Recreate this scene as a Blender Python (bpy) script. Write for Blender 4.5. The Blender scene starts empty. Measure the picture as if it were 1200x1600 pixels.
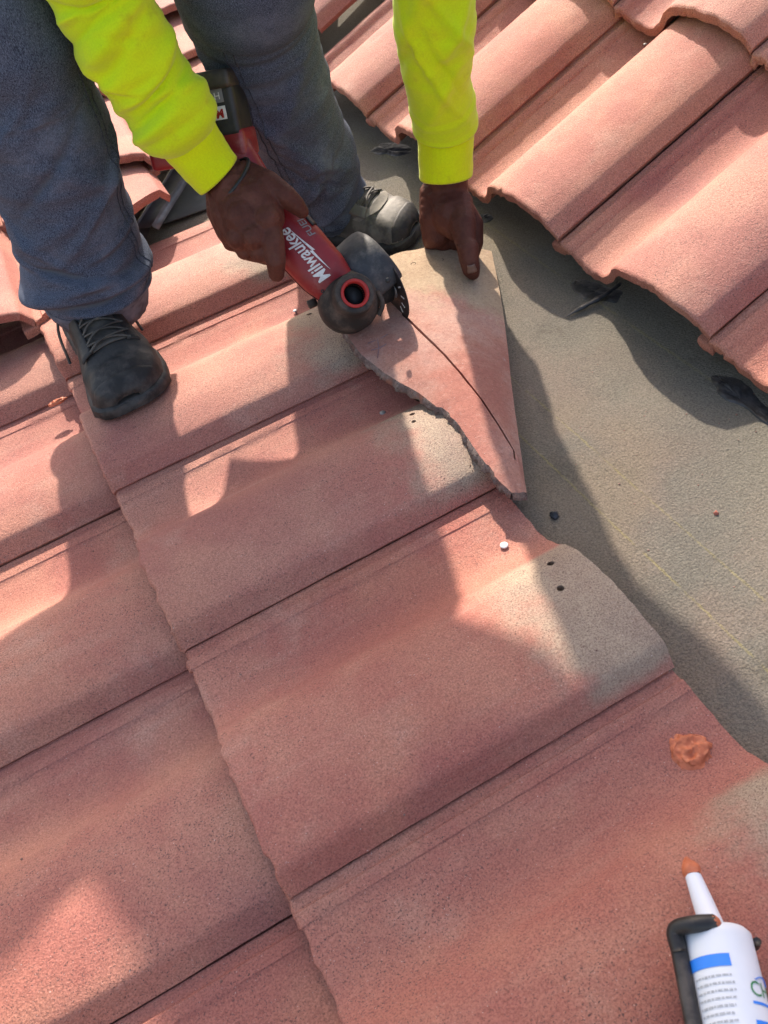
import bpy, bmesh, math, random
import numpy as np
from mathutils import Matrix, Vector, noise as mnoise
from math import radians as rad, sin, cos, pi

S = bpy.context.scene
COL = S.collection
random.seed(7); rng = np.random.default_rng(7)

# ------------------------------------------------------------------ camera, light
# everything is laid out in the frame of the lower roof course (x up the slope, y along the
# eaves, z off the tiles); TILT turns that frame so that the roof really slopes
TILT = Matrix.Rotation(rad(-10), 4, 'Y')
FPX = 1364.6
CAM = np.array([0.0743, -0.6592, 0.7560])
ROT = np.array([[0.8717, -0.4540, -0.1845], [-0.4489, -0.5889, -0.6721], [0.1964, 0.6687, -0.7171]])
cd = bpy.data.cameras.new('camera'); cam = bpy.data.objects.new('camera', cd); COL.objects.link(cam)
cm = Matrix(((ROT[0][0], -ROT[1][0], -ROT[2][0], CAM[0]), (ROT[0][1], -ROT[1][1], -ROT[2][1], CAM[1]),
             (ROT[0][2], -ROT[1][2], -ROT[2][2], CAM[2]), (0, 0, 0, 1)))
cam.matrix_world = TILT @ cm
cd.sensor_fit = 'VERTICAL'; cd.sensor_height = 36; cd.sensor_width = 27; cd.lens = FPX / 1600 * 36
cd.clip_start = 0.02; cd.clip_end = 600
cd.dof.use_dof = True; cd.dof.focus_distance = 1.12; cd.dof.aperture_fstop = 13
S.camera = cam

SUN_AZ, SUN_EL = 70, 38.6
l = Vector((cos(rad(SUN_EL)) * cos(rad(SUN_AZ)), cos(rad(SUN_EL)) * sin(rad(SUN_AZ)), sin(rad(SUN_EL))))
LW = (TILT.to_3x3() @ l).normalized()
sd = bpy.data.lights.new('sun', 'SUN'); sun = bpy.data.objects.new('sun', sd); COL.objects.link(sun)
sun.rotation_euler = LW.to_track_quat('Z', 'Y').to_euler(); sun.location = LW * 20
sd.energy = 2.75; sd.angle = rad(1.1); sd.color = (1, 0.98, 0.95)
W = bpy.data.worlds.new('World'); S.world = W; W.use_nodes = True
wn = W.node_tree.nodes; wl = W.node_tree.links; wn.clear()
sky = wn.new('ShaderNodeTexSky'); sky.sky_type = 'NISHITA'; sky.sun_disc = False
sky.sun_elevation = math.asin(LW.z); sky.sun_rotation = math.atan2(LW.x, LW.y)
sky.dust_density = 2.5; sky.air_density = 1.0
bg = wn.new('ShaderNodeBackground'); bg.inputs[1].default_value = 0.14
wo = wn.new('ShaderNodeOutputWorld'); wl.new(sky.outputs[0], bg.inputs[0]); wl.new(bg.outputs[0], wo.inputs[0])
S.view_settings.view_transform = 'Standard'; S.view_settings.look = 'None'
S.view_settings.use_white_balance = True; S.view_settings.white_balance_temperature = 7500; S.view_settings.white_balance_tint = 13
S.view_settings.exposure = 1.5; S.view_settings.gamma = 1; S.view_settings.use_curve_mapping = False

# ------------------------------------------------------------------ geometry helpers
def V3(p): return np.array(p, float)
def ray(x, y): return ROT.T @ np.array([(x - 600) / FPX, (y - 800) / FPX, 1.0])
def PW(x, y, w):                                   # point seen at x, y lying at height w
    d = ray(x, y); return CAM + d * (w - CAM[2]) / d[2]
def PY(x, y, Y):                                   # point seen at x, y lying at distance Y along the eaves
    d = ray(x, y); return CAM + d * (Y - CAM[1]) / d[1]
def PZ(x, y, z): return CAM + ray(x, y) * z
def depth(p): return float(ROT[2] @ (V3(p) - CAM))
BASE = {}
def prop(o, label=None, cat=None, group=None, kind=None):
    for k, v in (('label', label), ('category', cat), ('group', group), ('kind', kind)):
        if v: o[k] = v
    return o
def place(o, base, frame=None):
    o.matrix_world = TILT @ (frame if frame is not None else Matrix.Translation(Vector(base)))
def add(name, verts, faces, m, parent=None, base=None, smooth=True, frame=None, sharp=None):
    """link one mesh; verts are in roof coordinates unless frame is given (then in that frame)"""
    verts = np.asarray(verts, float)
    if parent is not None: base = BASE.get(parent.name, V3((0, 0, 0)))
    elif base is None: base = V3((0, 0, 0)) if frame is not None else np.array([*(verts.min(0) + verts.max(0))[:2] / 2, verts[:, 2].min()])
    me = bpy.data.meshes.new(name)
    me.from_pydata((verts - base).tolist(), [], [tuple(int(i) for i in f) for f in faces]); me.update()
    if smooth:
        for p in me.polygons: p.use_smooth = True
    ms = m if isinstance(m, (list, tuple)) else [m]
    for q in ms: me.materials.append(q)
    if sharp: me.set_sharp_from_angle(angle=rad(sharp))
    o = bpy.data.objects.new(name, me); COL.objects.link(o)
    BASE[o.name] = V3(base)
    if parent is not None: o.parent = parent
    else: place(o, base, frame)
    return o
def empty(name, base, label=None, cat=None, group=None, kind=None, frame=None):
    o = bpy.data.objects.new(name, None); COL.objects.link(o); o.empty_display_size = .05
    BASE[o.name] = V3((0, 0, 0)) if frame is not None else V3(base)
    place(o, base, frame); return prop(o, label, cat, group, kind)
class MB:
    def __init__(s): s.v = []; s.f = []
    def addm(s, v, f):
        n = len(s.v); s.v += [tuple(p) for p in v]; s.f += [tuple(i + n for i in q) for q in f]; return s
    def go(s, name, m, parent=None, **k): return add(name, s.v, s.f, m, parent, **k)
def grid(P, close_u=False, close_v=False):
    P = np.asarray(P, float); a, b = P.shape[:2]; f = []
    for i in range(a if close_u else a - 1):
        for j in range(b if close_v else b - 1):
            i2, j2 = (i + 1) % a, (j + 1) % b
            f.append((i * b + j, i2 * b + j, i2 * b + j2, i * b + j2))
    return P.reshape(-1, 3), f
def frames(pts, up=(0, 0, 1)):
    pts = np.asarray(pts, float); T = np.gradient(pts, axis=0); T /= np.linalg.norm(T, axis=1)[:, None]
    out = []; u = V3(up)
    for t in T:
        u = u - (u @ t) * t
        if np.linalg.norm(u) < 1e-6: u = np.cross(t, (1, 0, 0.3))
        u /= np.linalg.norm(u); out.append((t, u, np.cross(t, u)))
    return out
def spline(P, n):
    P = np.asarray(P, float); k = len(P)
    d = np.r_[0, np.cumsum(np.linalg.norm(np.diff(P[:, :3], axis=0), axis=1))]; s = np.linspace(0, d[-1], n)
    M = np.gradient(P, d, axis=0) if k > 2 else np.tile((P[1] - P[0]) / d[1], (2, 1))
    out = []
    for x in s:
        i = min(max(np.searchsorted(d, x) - 1, 0), k - 2); h = d[i + 1] - d[i]; t = (x - d[i]) / h
        out.append((2*t**3 - 3*t*t + 1) * P[i] + (t**3 - 2*t*t + t) * h * M[i] + (-2*t**3 + 3*t*t) * P[i + 1] + (t**3 - t*t) * h * M[i + 1])
    return np.array(out)
def tube(pts, r, n=10, caps=True, up=(0, 0, 1), flat=1.0):
    pts = np.asarray(pts, float); r = np.broadcast_to(np.asarray(r, float), (len(pts),)); fr = frames(pts, up)
    th = np.linspace(0, 2 * pi, n, endpoint=False)
    P = np.array([[p + rr * (cos(a) * u * flat + sin(a) * b) for a in th] for p, rr, (t, u, b) in zip(pts, r, fr)])
    v, f = grid(P, close_v=True)
    if caps: f = f + [tuple(range(n))[::-1], tuple((len(pts) - 1) * n + i for i in range(n))]
    return v, f
def lathe(o, ax, prof, n=40, up=(0, 0, 1)):           # prof: (distance along axis, radius)
    ax = V3(ax) / np.linalg.norm(ax); t, u, b = frames([V3(o), V3(o) + ax], up)[0]; th = np.linspace(0, 2 * pi, n, endpoint=False)
    return grid(np.array([[V3(o) + ax * h + r * (cos(a) * u + sin(a) * b) for a in th] for h, r in prof]), close_v=True)
def boxm(c, ax, ay, az, sx, sy, sz, bev=0.0):           # bevelled box
    bm = bmesh.new(); bmesh.ops.create_cube(bm, size=1)
    M = np.array([V3(ax) * sx, V3(ay) * sy, V3(az) * sz]).T
    for v in bm.verts: v.co = Vector(M @ V3(v.co) + V3(c))
    if bev: bmesh.ops.bevel(bm, geom=bm.edges[:], offset=bev, segments=3, affect='EDGES', profile=.6)
    bm.verts.index_update(); v = [tuple(x.co) for x in bm.verts]; f = [tuple(x.index for x in q.verts) for q in bm.faces]; bm.free(); return v, f
def evalmesh(v, f, mods):
    me = bpy.data.meshes.new('tmp'); me.from_pydata([tuple(p) for p in v], [], [tuple(q) for q in f]); me.update()
    o = bpy.data.objects.new('tmp', me); COL.objects.link(o); extra = []
    for kind, kw in mods:
        md = o.modifiers.new(kind, kind)
        for k, x in kw.items():
            if k == 'cut':
                cme = bpy.data.meshes.new('cut'); cme.from_pydata([tuple(p) for p in x[0]], [], [tuple(q) for q in x[1]]); cme.update()
                co = bpy.data.objects.new('cut', cme); COL.objects.link(co); md.object = co; extra.append((co, cme))
            else: setattr(md, k, x)
    dg = bpy.context.evaluated_depsgraph_get(); ev = o.evaluated_get(dg); m2 = bpy.data.meshes.new_from_object(ev)
    vv = np.empty(len(m2.vertices) * 3); m2.vertices.foreach_get('co', vv); ff = [tuple(p.vertices) for p in m2.polygons]
    bpy.data.objects.remove(o); bpy.data.meshes.remove(me); bpy.data.meshes.remove(m2)
    for co, cme in extra: bpy.data.objects.remove(co); bpy.data.meshes.remove(cme)
    return vv.reshape(-1, 3), ff
ICO = None
def ico(sub=2):
    bm = bmesh.new(); bmesh.ops.create_icosphere(bm, subdivisions=sub, radius=1); bm.verts.index_update()
    v = np.array([tuple(x.co) for x in bm.verts]); f = [tuple(x.index for x in q.verts) for q in bm.faces]; bm.free(); return v, f
def organic(chains, voxel, smooth=6, extra=()):
    """chains of (point, radius) become one continuous skin"""
    iv, jf = ico(2); mb = MB()
    for ch in chains:
        for (p, r), (q, s) in zip(ch[:-1], ch[1:]):
            p, q = V3(p), V3(q); n = max(2, int(np.linalg.norm(q - p) / (min(r, s) * .35)) + 1)
            for t in np.linspace(0, 1, n): mb.addm(iv * (r + (s - r) * t) + p + (q - p) * t, jf)
    for c, ax, ay, az in extra: mb.addm(iv @ np.array([ax, ay, az]) + V3(c), jf)
    return evalmesh(mb.v, mb.f, [('REMESH', dict(mode='VOXEL', voxel_size=voxel)), ('SMOOTH', dict(factor=.5, iterations=smooth))])
def fbm(p, s, o=3, seed=0.0):
    q = Vector((p[0] * s + seed, p[1] * s - seed * .7, p[2] * s + seed * .3)); return mnoise.fractal(q, 1.0, 2.0, o)

# ------------------------------------------------------------------ materials
class NT:
    def __init__(s, name, rough=.8, spec=.3):
        s.m = bpy.data.materials.new(name); s.m.use_nodes = True; s.t = s.m.node_tree; s.b = s.t.nodes['Principled BSDF']
        s.b.inputs['Roughness'].default_value = rough; s.b.inputs['Specular IOR Level'].default_value = spec
        s.tc = s.t.nodes.new('ShaderNodeTexCoord'); s.vec = s.tc.outputs['Object']
    def n(s, t, **kw):
        x = s.t.nodes.new('ShaderNode' + t)
        for k, v in kw.items(): setattr(x, k, v)
        return x
    def L(s, a, b): s.t.links.new(a, b)
    def put(s, sock, v):
        if isinstance(v, bpy.types.NodeSocket): s.L(v, sock)
        elif isinstance(v, (tuple, list)): sock.default_value = (*v, 1) if len(v) == 3 and len(sock.default_value) == 4 else v
        else: sock.default_value = v
    def math(s, op, a, b=0.0, c=0.0, clamp=False):
        x = s.n('Math', operation=op, use_clamp=clamp)
        for i, v in enumerate((a, b, c)): s.put(x.inputs[i], v)
        return x.outputs[0]
    def noise(s, scale, detail=3, rough=.6, vec=None, dist=0.0, color=False):
        x = s.n('TexNoise'); s.L(vec or s.vec, x.inputs['Vector']); x.inputs['Scale'].default_value = scale
        x.inputs['Detail'].default_value = detail; x.inputs['Roughness'].default_value = rough; x.inputs['Distortion'].default_value = dist
        return x.outputs[1 if color else 0]
    def ramp(s, v, a, b, smooth=True):
        x = s.n('MapRange'); x.interpolation_type = 'SMOOTHSTEP' if smooth else 'LINEAR'
        s.put(x.inputs[0], v); s.put(x.inputs[1], a); s.put(x.inputs[2], b); return x.outputs[0]
    def mix(s, f, a, b, blend='MIX'):
        x = s.n('Mix', data_type='RGBA', blend_type=blend); s.put(x.inputs[0], f); s.put(x.inputs[6], a); s.put(x.inputs[7], b); return x.outputs[2]
    def xyz(s):
        x = s.n('SeparateXYZ'); s.L(s.vec, x.inputs[0]); return x.outputs
    def bump(s, h, strength=.4, dist=.001, prev=None):
        x = s.n('Bump'); s.put(x.inputs['Height'], h); x.inputs['Strength'].default_value = strength; x.inputs['Distance'].default_value = dist
        if prev is not None: s.L(prev, x.inputs['Normal'])
        return x.outputs[0]
    def out(s, col, nrm=None, rough=None):
        s.put(s.b.inputs['Base Color'], col)
        if nrm is not None: s.L(nrm, s.b.inputs['Normal'])
        if rough is not None: s.put(s.b.inputs['Roughness'], rough)
        return s.m
def simple(name, c, c2=None, rough=.6, spec=.4, ns=40, bs=0, bd=.0006, bscale=300, lo=.4, hi=.62, metal=0, dust=None, dlo=.5, dhi=.75, dscale=25):
    m = NT(name, rough, spec); m.b.inputs['Metallic'].default_value = metal
    col = m.mix(m.ramp(m.noise(ns, 4), lo, hi), c, c2 or c)
    if dust: col = m.mix(m.math('MULTIPLY', m.ramp(m.noise(dscale, 6, .7), dlo, dhi), .75), col, dust)
    return m.out(col, m.bump(m.noise(bscale, 3), bs, bd) if bs else None)

def tile_material(name, bare):
    m = NT(name, .72, .3)
    oi = m.n('ObjectInfo'); off = m.n('VectorMath', operation='SCALE'); m.L(oi.outputs['Random'], off.inputs['Scale']); off.inputs[0].default_value = (13, 7, 5)
    ad = m.n('VectorMath', operation='ADD'); m.L(m.vec, ad.inputs[0]); m.L(off.outputs[0], ad.inputs[1]); v = ad.outputs[0]
    X, Y, Z = m.xyz()
    # red to orange clouds of pigment, pale streaks along the tile
    col = m.mix(m.ramp(m.noise(7, 5, .6, v), .36, .64), (.365, .139, .110), (.435, .198, .145))
    col = m.mix(m.math('MULTIPLY', m.ramp(m.noise(4, 3, .5, v, .5), .52, .72), .6), col, (.285, .108, .098))
    st = m.n('Mapping'); m.L(v, st.inputs[0]); st.inputs['Scale'].default_value = (1.2, 14, 3)
    col = m.mix(m.math('MULTIPLY', m.ramp(m.noise(3, 4, .6, st.outputs[0]), .52, .78), .28), col, (.46, .27, .21))
    col = m.mix(m.math('MULTIPLY', m.ramp(m.noise(5.5, 4, .6, v, .3), .48, .74), .38), col, (.43, .20, .140))
    # bare head of the tile, tan concrete
    n1 = m.math('MULTIPLY', m.math('SUBTRACT', m.noise(14, 5, .65, v), .5), .16)
    hd = m.math('ADD', m.math('ADD', X, n1), m.math('MULTIPLY', oi.outputs['Random'], .035))
    hd = m.math('MULTIPLY', m.ramp(hd, .318, .392), m.ramp(m.math('ADD', Z, m.math('MULTIPLY', n1, .12)), -.004, .012))
    head = m.mix(m.ramp(m.noise(18, 4, .6, v), .38, .62), (.335, .265, .195), (.285, .22, .165))
    col = m.mix(m.math('MULTIPLY', hd, bare), col, head)
    # saw dust and grime
    du = m.math('MULTIPLY', m.ramp(m.noise(9, 6, .68, v), .54, .76), .38)
    col = m.mix(du, col, (.46, .30, .235))
    col = m.mix(m.math('MULTIPLY', m.ramp(m.noise(30, 6, .75, v), .60, .80), .5), col, (.19, .095, .08))
    col = m.mix(m.math('MULTIPLY', m.ramp(m.noise(110, 3, .6, v), .69, .75), .6), col, (.15, .075, .062))
    # aggregate: dark and pale grains
    gs = m.noise(620, 2, .6, v); den = m.ramp(m.noise(6, 3, .5, v), .35, .65)
    col = m.mix(m.math('MULTIPLY', m.ramp(gs, .585, .645), m.math('MULTIPLY_ADD', den, .45, .5)), col, (.10, .058, .052))
    g2 = m.noise(520, 1, .5, m.n('VectorMath', operation='ADD').outputs[0] if False else v)
    col = m.mix(m.math('MULTIPLY', m.ramp(m.noise(560, 2, .55, v), .70, .755), .8), col, (.62, .50, .44))
    col = m.mix(m.ramp(m.noise(520, 3, .7, v), .33, .67), m.mix(1.0, col, (.74, .71, .71), 'MULTIPLY'), m.mix(1.0, col, (1.17, 1.19, 1.19), 'MULTIPLY'))
    hs = m.n('HueSaturation'); hs.inputs['Hue'].default_value = .5
    m.put(hs.inputs['Value'], m.math('MULTIPLY_ADD', oi.outputs['Random'], .14, .97)); m.put(hs.inputs['Color'], col)
    m.put(hs.inputs['Saturation'], m.math('MULTIPLY_ADD', m.noise(2, 1, .5, v), .25, .92))
    b = m.bump(m.noise(70, 4, .6, v), .35, .002); b = m.bump(m.noise(430, 3, .68, v), .75, .0016, b)
    return m.out(hs.outputs[0], b)
TILE = tile_material('tile_concrete', .88); TILE2 = tile_material('tile_concrete_covered', .12)

def edge_material():                                    # fresh broken or sawn concrete
    m = NT('broken_concrete', .95, .15)
    col = m.mix(m.ramp(m.noise(60, 5, .7), .4, .62), (.15, .10, .09), (.27, .205, .18))
    col = m.mix(m.ramp(m.noise(25, 3), .5, .7), col, (.33, .14, .10))
    col = m.mix(m.ramp(m.noise(420, 2), .60, .7), col, (.05, .035, .03))
    return m.out(col, m.bump(m.noise(330, 4, .7), 1.0, .0025))
EDGE = edge_material()

def deck_material():
    m = NT('underlayment', .95, .15); X, Y, Z = m.xyz()
    col = m.mix(m.ramp(m.noise(5, 4, .6), .36, .66), (.172, .157, .128), (.144, .132, .111))
    # brick dust blown over the felt, fading away from the saw
    near = m.ramp(m.math('ADD', X, m.math('MULTIPLY', m.math('SUBTRACT', m.noise(4, 4), .5), .5)), .78, .45)
    col = m.mix(m.math('MULTIPLY', m.math('MULTIPLY', near, m.ramp(m.noise(6, 5, .6), .35, .65)), .65), col, (.225, .160, .128))
    col = m.mix(m.math('MULTIPLY', m.ramp(m.noise(11, 5, .7), .55, .75), .55), col, (.095, .083, .066))
    col = m.mix(m.math('MULTIPLY', m.ramp(m.noise(3, 3, .6), .52, .66), .5), col, (.19, .158, .112))
    # snapped chalk lines, worn away in places
    for x0, wd, st in ((.735, .0020, .18), (.553, .0013, .25), (.499, .0013, .30)):
        d = m.math('ABSOLUTE', m.math('SUBTRACT', m.math('ADD', X, m.math('MULTIPLY', m.math('SUBTRACT', m.noise(160, 2), .5), .004)), x0))
        ln = m.math('MULTIPLY', m.math('LESS_THAN', d, wd), m.ramp(m.noise(14, 5, .75), .38, .56))
        col = m.mix(m.math('MULTIPLY', ln, st), col, (.33, .28, .085))
    col = m.mix(m.math('MULTIPLY', m.ramp(m.noise(480, 2), .60, .70), .55), col, (.075, .065, .05))
    col = m.mix(m.math('MULTIPLY', m.ramp(m.noise(520, 2, .5), .30, .36), 0.0), col, (.4, .35, .3))
    b = m.bump(m.noise(30, 4), .3, .003); col = m.mix(m.ramp(m.noise(420, 3, .7), .32, .68), m.mix(1.0, col, (.74, .73, .72), 'MULTIPLY'), m.mix(1.0, col, (1.16, 1.16, 1.16), 'MULTIPLY'))
    b = m.bump(m.noise(330, 3, .7), 1.0, .0026, b)
    return m.out(col, b)
DECK = deck_material()
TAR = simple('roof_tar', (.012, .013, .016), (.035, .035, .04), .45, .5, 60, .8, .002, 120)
FELT = simple('grey_felt', (.11, .107, .10), (.15, .143, .13), .9, .2, 12, .6, .001, 350)
STEEL = simple('galvanised_steel', (.13, .135, .14), (.19, .195, .20), .5, .5, 20, .15, .0004, 60, metal=.35)
NAILM = simple('nail_zinc', (.62, .63, .64), (.5, .5, .5), .35, .5, 200, metal=.6)
def skin_material():
    m = NT('skin', .62, .22)
    col = m.mix(m.ramp(m.noise(28, 4), .35, .65), (.072, .0200, .0130), (.110, .036, .024))
    col = m.mix(m.math('MULTIPLY', m.ramp(m.noise(60, 6, .7), .56, .76), .35), col, (.125, .066, .046))
    b = m.bump(m.noise(70, 3), .55, .003); w = m.n('TexVoronoi'); m.L(m.vec, w.inputs[0]); w.inputs['Scale'].default_value = 300
    b = m.bump(w.outputs[0], .5, .0009, b); return m.out(col, b)
SKIN = skin_material()
NAILSK = simple('finger_nail', (.16, .085, .06), (.20, .11, .085), .45, .4, 60)
def hivis_material(name, c1, c2):
    m = NT(name, .85, .15)
    col = m.mix(m.ramp(m.noise(9, 4, .6), .35, .65), c1, c2)
    col = m.mix(m.math('MULTIPLY', m.ramp(m.noise(18, 5, .7), .54, .76), .5), col, (.36, .33, .02))
    col = m.mix(m.ramp(m.noise(500, 2, .6), .35, .65), m.mix(1.0, col, (.95, .95, .95), 'MULTIPLY'), m.mix(1.0, col, (1.03, 1.03, 1.0), 'MULTIPLY'))
    col = m.mix(m.math('MULTIPLY', m.ramp(m.noise(75, 4, .7), .70, .78), .7), col, (.10, .11, .06))
    m.b.inputs['Sheen Weight'].default_value = .15
    b = m.bump(m.noise(40, 4), .45, .003); b = m.bump(m.noise(800, 2), .3, .0006, b); return m.out(col, b)
HIVIS = hivis_material('hi_vis_fleece', (.48, .70, .016), (.58, .73, .016))
CUFFM = hivis_material('hi_vis_rib', (.56, .70, .012), (.62, .70, .012))
def denim_material():
    m = NT('denim', .9, .15)
    mp = m.n('Mapping'); m.L(m.vec, mp.inputs[0]); mp.inputs['Scale'].default_value = (1, 1, .35)
    col = m.mix(m.ramp(m.noise(1300, 2, .7, mp.outputs[0]), .34, .70), (.021, .028, .046), (.110, .138, .195))
    col = m.mix(m.math('MULTIPLY', m.ramp(m.noise(10, 5, .65), .45, .72), .45), col, (.17, .20, .265))
    col = m.mix(m.math('MULTIPLY', m.ramp(m.noise(5, 4, .6), .55, .75), .3), col, (.040, .038, .036))
    g = m.n('NewGeometry'); col = m.mix(m.ramp(g.outputs['Pointiness'], .515, .57), col, (.075, .088, .11))
    b = m.bump(m.noise(18, 4), .4, .004); b = m.bump(m.noise(1100, 2, .6, mp.outputs[0]), .25, .0004, b); return m.out(col, b)
DENIM = denim_material()
HEMM = simple('denim_hem', (.055, .067, .092), (.13, .152, .195), .9, .1, 45, .3, .0004, 900, lo=.3, hi=.7)
THREAD = simple('seam_denim', (.035, .042, .058), (.07, .082, .105), .9, .1, 220)
def shoe_material(name, a, b_, dust, dl, dh):
    m = NT(name, .62, .35)
    col = m.mix(m.ramp(m.noise(35, 4), .4, .62), a, b_)
    col = m.mix(m.math('MULTIPLY', m.ramp(m.noise(22, 6, .72), dl, dh), .7), col, dust)
    b = m.bump(m.noise(60, 4), .5, .002); b = m.bump(m.noise(500, 2), .4, .0006, b); return m.out(col, b)
SHOEA = shoe_material('black_leather', (.015, .015, .0155), (.034, .033, .032), (.12, .10, .085), .50, .74)
SHOEB = shoe_material('grey_leather', (.060, .056, .051), (.135, .125, .110), (.24, .21, .175), .48, .72)
SOLE = shoe_material('shoe_rubber', (.015, .015, .015), (.045, .042, .04), (.14, .11, .10), .55, .8)
LACE = shoe_material('lace', (.045, .041, .037), (.085, .076, .066), (.16, .13, .11), .5, .75)
PALE = simple('pale_trim', (.22, .20, .17), (.16, .145, .125), .7, .3, 60)
RED = simple('red_plastic', (.25, .012, .016), (.21, .010, .014), .42, .45, 30, .12, .0006, 200, dust=(.34, .15, .13), dlo=.50, dhi=.78)
REDRING = simple('red_ring', (.42, .026, .022), (.36, .022, .02), .5, .4, 60, dust=(.40, .12, .09), dlo=.6, dhi=.8)
BLACK = simple('black_plastic', (.016, .016, .017), (.028, .027, .027), .5, .4, 40, .15, .0006, 250, dust=(.15, .115, .09), dlo=.55, dhi=.8)
RUBBER = simple('dusty_rubber', (.026, .022, .020), (.045, .037, .032), .72, .3, 30, .25, .0008, 220, dust=(.15, .108, .085), dlo=.44, dhi=.72)
GUARD = simple('dusty_guard', (.030, .032, .036), (.048, .050, .055), .6, .4, 24, .25, .0008, 200, dust=(.17, .155, .145), dlo=.44, dhi=.8, dscale=40)
BORE = simple('bore_black', (.006, .006, .006), None, .8, .1)
BLADEM = simple('abrasive_disc', (.022, .017, .016), (.04, .03, .028), .5, .4, 80, .4, .0005, 500)
WHITE = simple('print_white', (.72, .71, .69), (.62, .60, .58), .5, .3, 200)
GREYP = simple('print_grey', (.20, .20, .205), None, .5, .3)
TUBEM = simple('tube_white', (.74, .75, .79), (.70, .72, .76), .38, .45, 15)
BLUE = simple('print_blue', (.012, .22, .78), None, .4, .4)
GREENP = simple('print_green', (.05, .25, .10), None, .4, .4)
FINE = simple('print_fine', (.36, .37, .39), (.50, .51, .53), .5, .3, 900)
NOZ = simple('nozzle_white', (.72, .74, .80), None, .42, .45)
SEAL = simple('orange_sealant', (.55, .150, .068), (.46, .118, .052), .5, .4, 60, .5, .002, 90)
GUNM = simple('gun_metal', (.022, .019, .018), (.05, .042, .038), .45, .5, 50, .3, .0008, 120, dust=(.12, .09, .075), metal=.2)
GROUND = simple('yard_ground', (.26, .24, .20), (.19, .20, .13), .95, .1, .6, .4, .02, 8)

# ------------------------------------------------------------------ roof tiles
TW, EXPO, STEP, TLEN = .3115, .3625, .030, .418
PROF = np.array([(-.027, -.0165), (-.0035, -.0155), (-.0025, -.0082), (.0105, -.0088), (.0125, -.0062), (.0245, -.0078), (.0258, -.0092), (.045, -.0125),
    (.070, -.0155), (.090, -.0155), (.106, -.0110), (.117, -.0035), (.125, .0065), (.133, .0145), (.145, .0205), (.165, .0265), (.190, .0300),
    (.215, .0318), (.240, .0305), (.262, .0272), (.280, .0232), (.2890, .0200), (.2945, .0172), (.2975, .0125), (.3070, -.0010), (.3098, -.0046)])
def mkprof(P):
    ds = []
    for a, b in zip(P[:-1, 0], P[1:, 0]):
        k = max(1, int((b - a) / .0065)); ds += list(np.linspace(a, b, k, endpoint=False))
    ds = np.array(ds + [P[-1, 0]]); ps = np.interp(ds, P[:, 0], P[:, 1]); core = (ds > .03) & (ds < .286)
    for _ in range(3): ps = np.where(core, np.convolve(np.pad(ps, 1, 'edge'), [.25, .5, .25], 'valid'), ps)   # soften where the tile is smoothly curved
    return ds, ps
PROF_DEEP = np.array([(-.027, -.0230), (-.0035, -.0215), (-.0025, -.0110), (.0105, -.0120), (.0125, -.0085), (.0245, -.0140), (.0258, -.0160), (.045, -.0230),
    (.068, -.0285), (.086, -.0280), (.101, -.0215), (.112, -.0105), (.120, .0020), (.127, .0125), (.137, .0200), (.155, .0262), (.180, .0305),
    (.210, .0320), (.240, .0308), (.262, .0276), (.280, .0230), (.292, .0180), (.2970, .0145), (.3000, .0100), (.3075, -.0010), (.3098, -.0046)])
DS, PS = mkprof(PROF); DEEP = mkprof(PROF_DEEP)
def prof_w(d): return np.interp(d, DS, PS)
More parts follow.
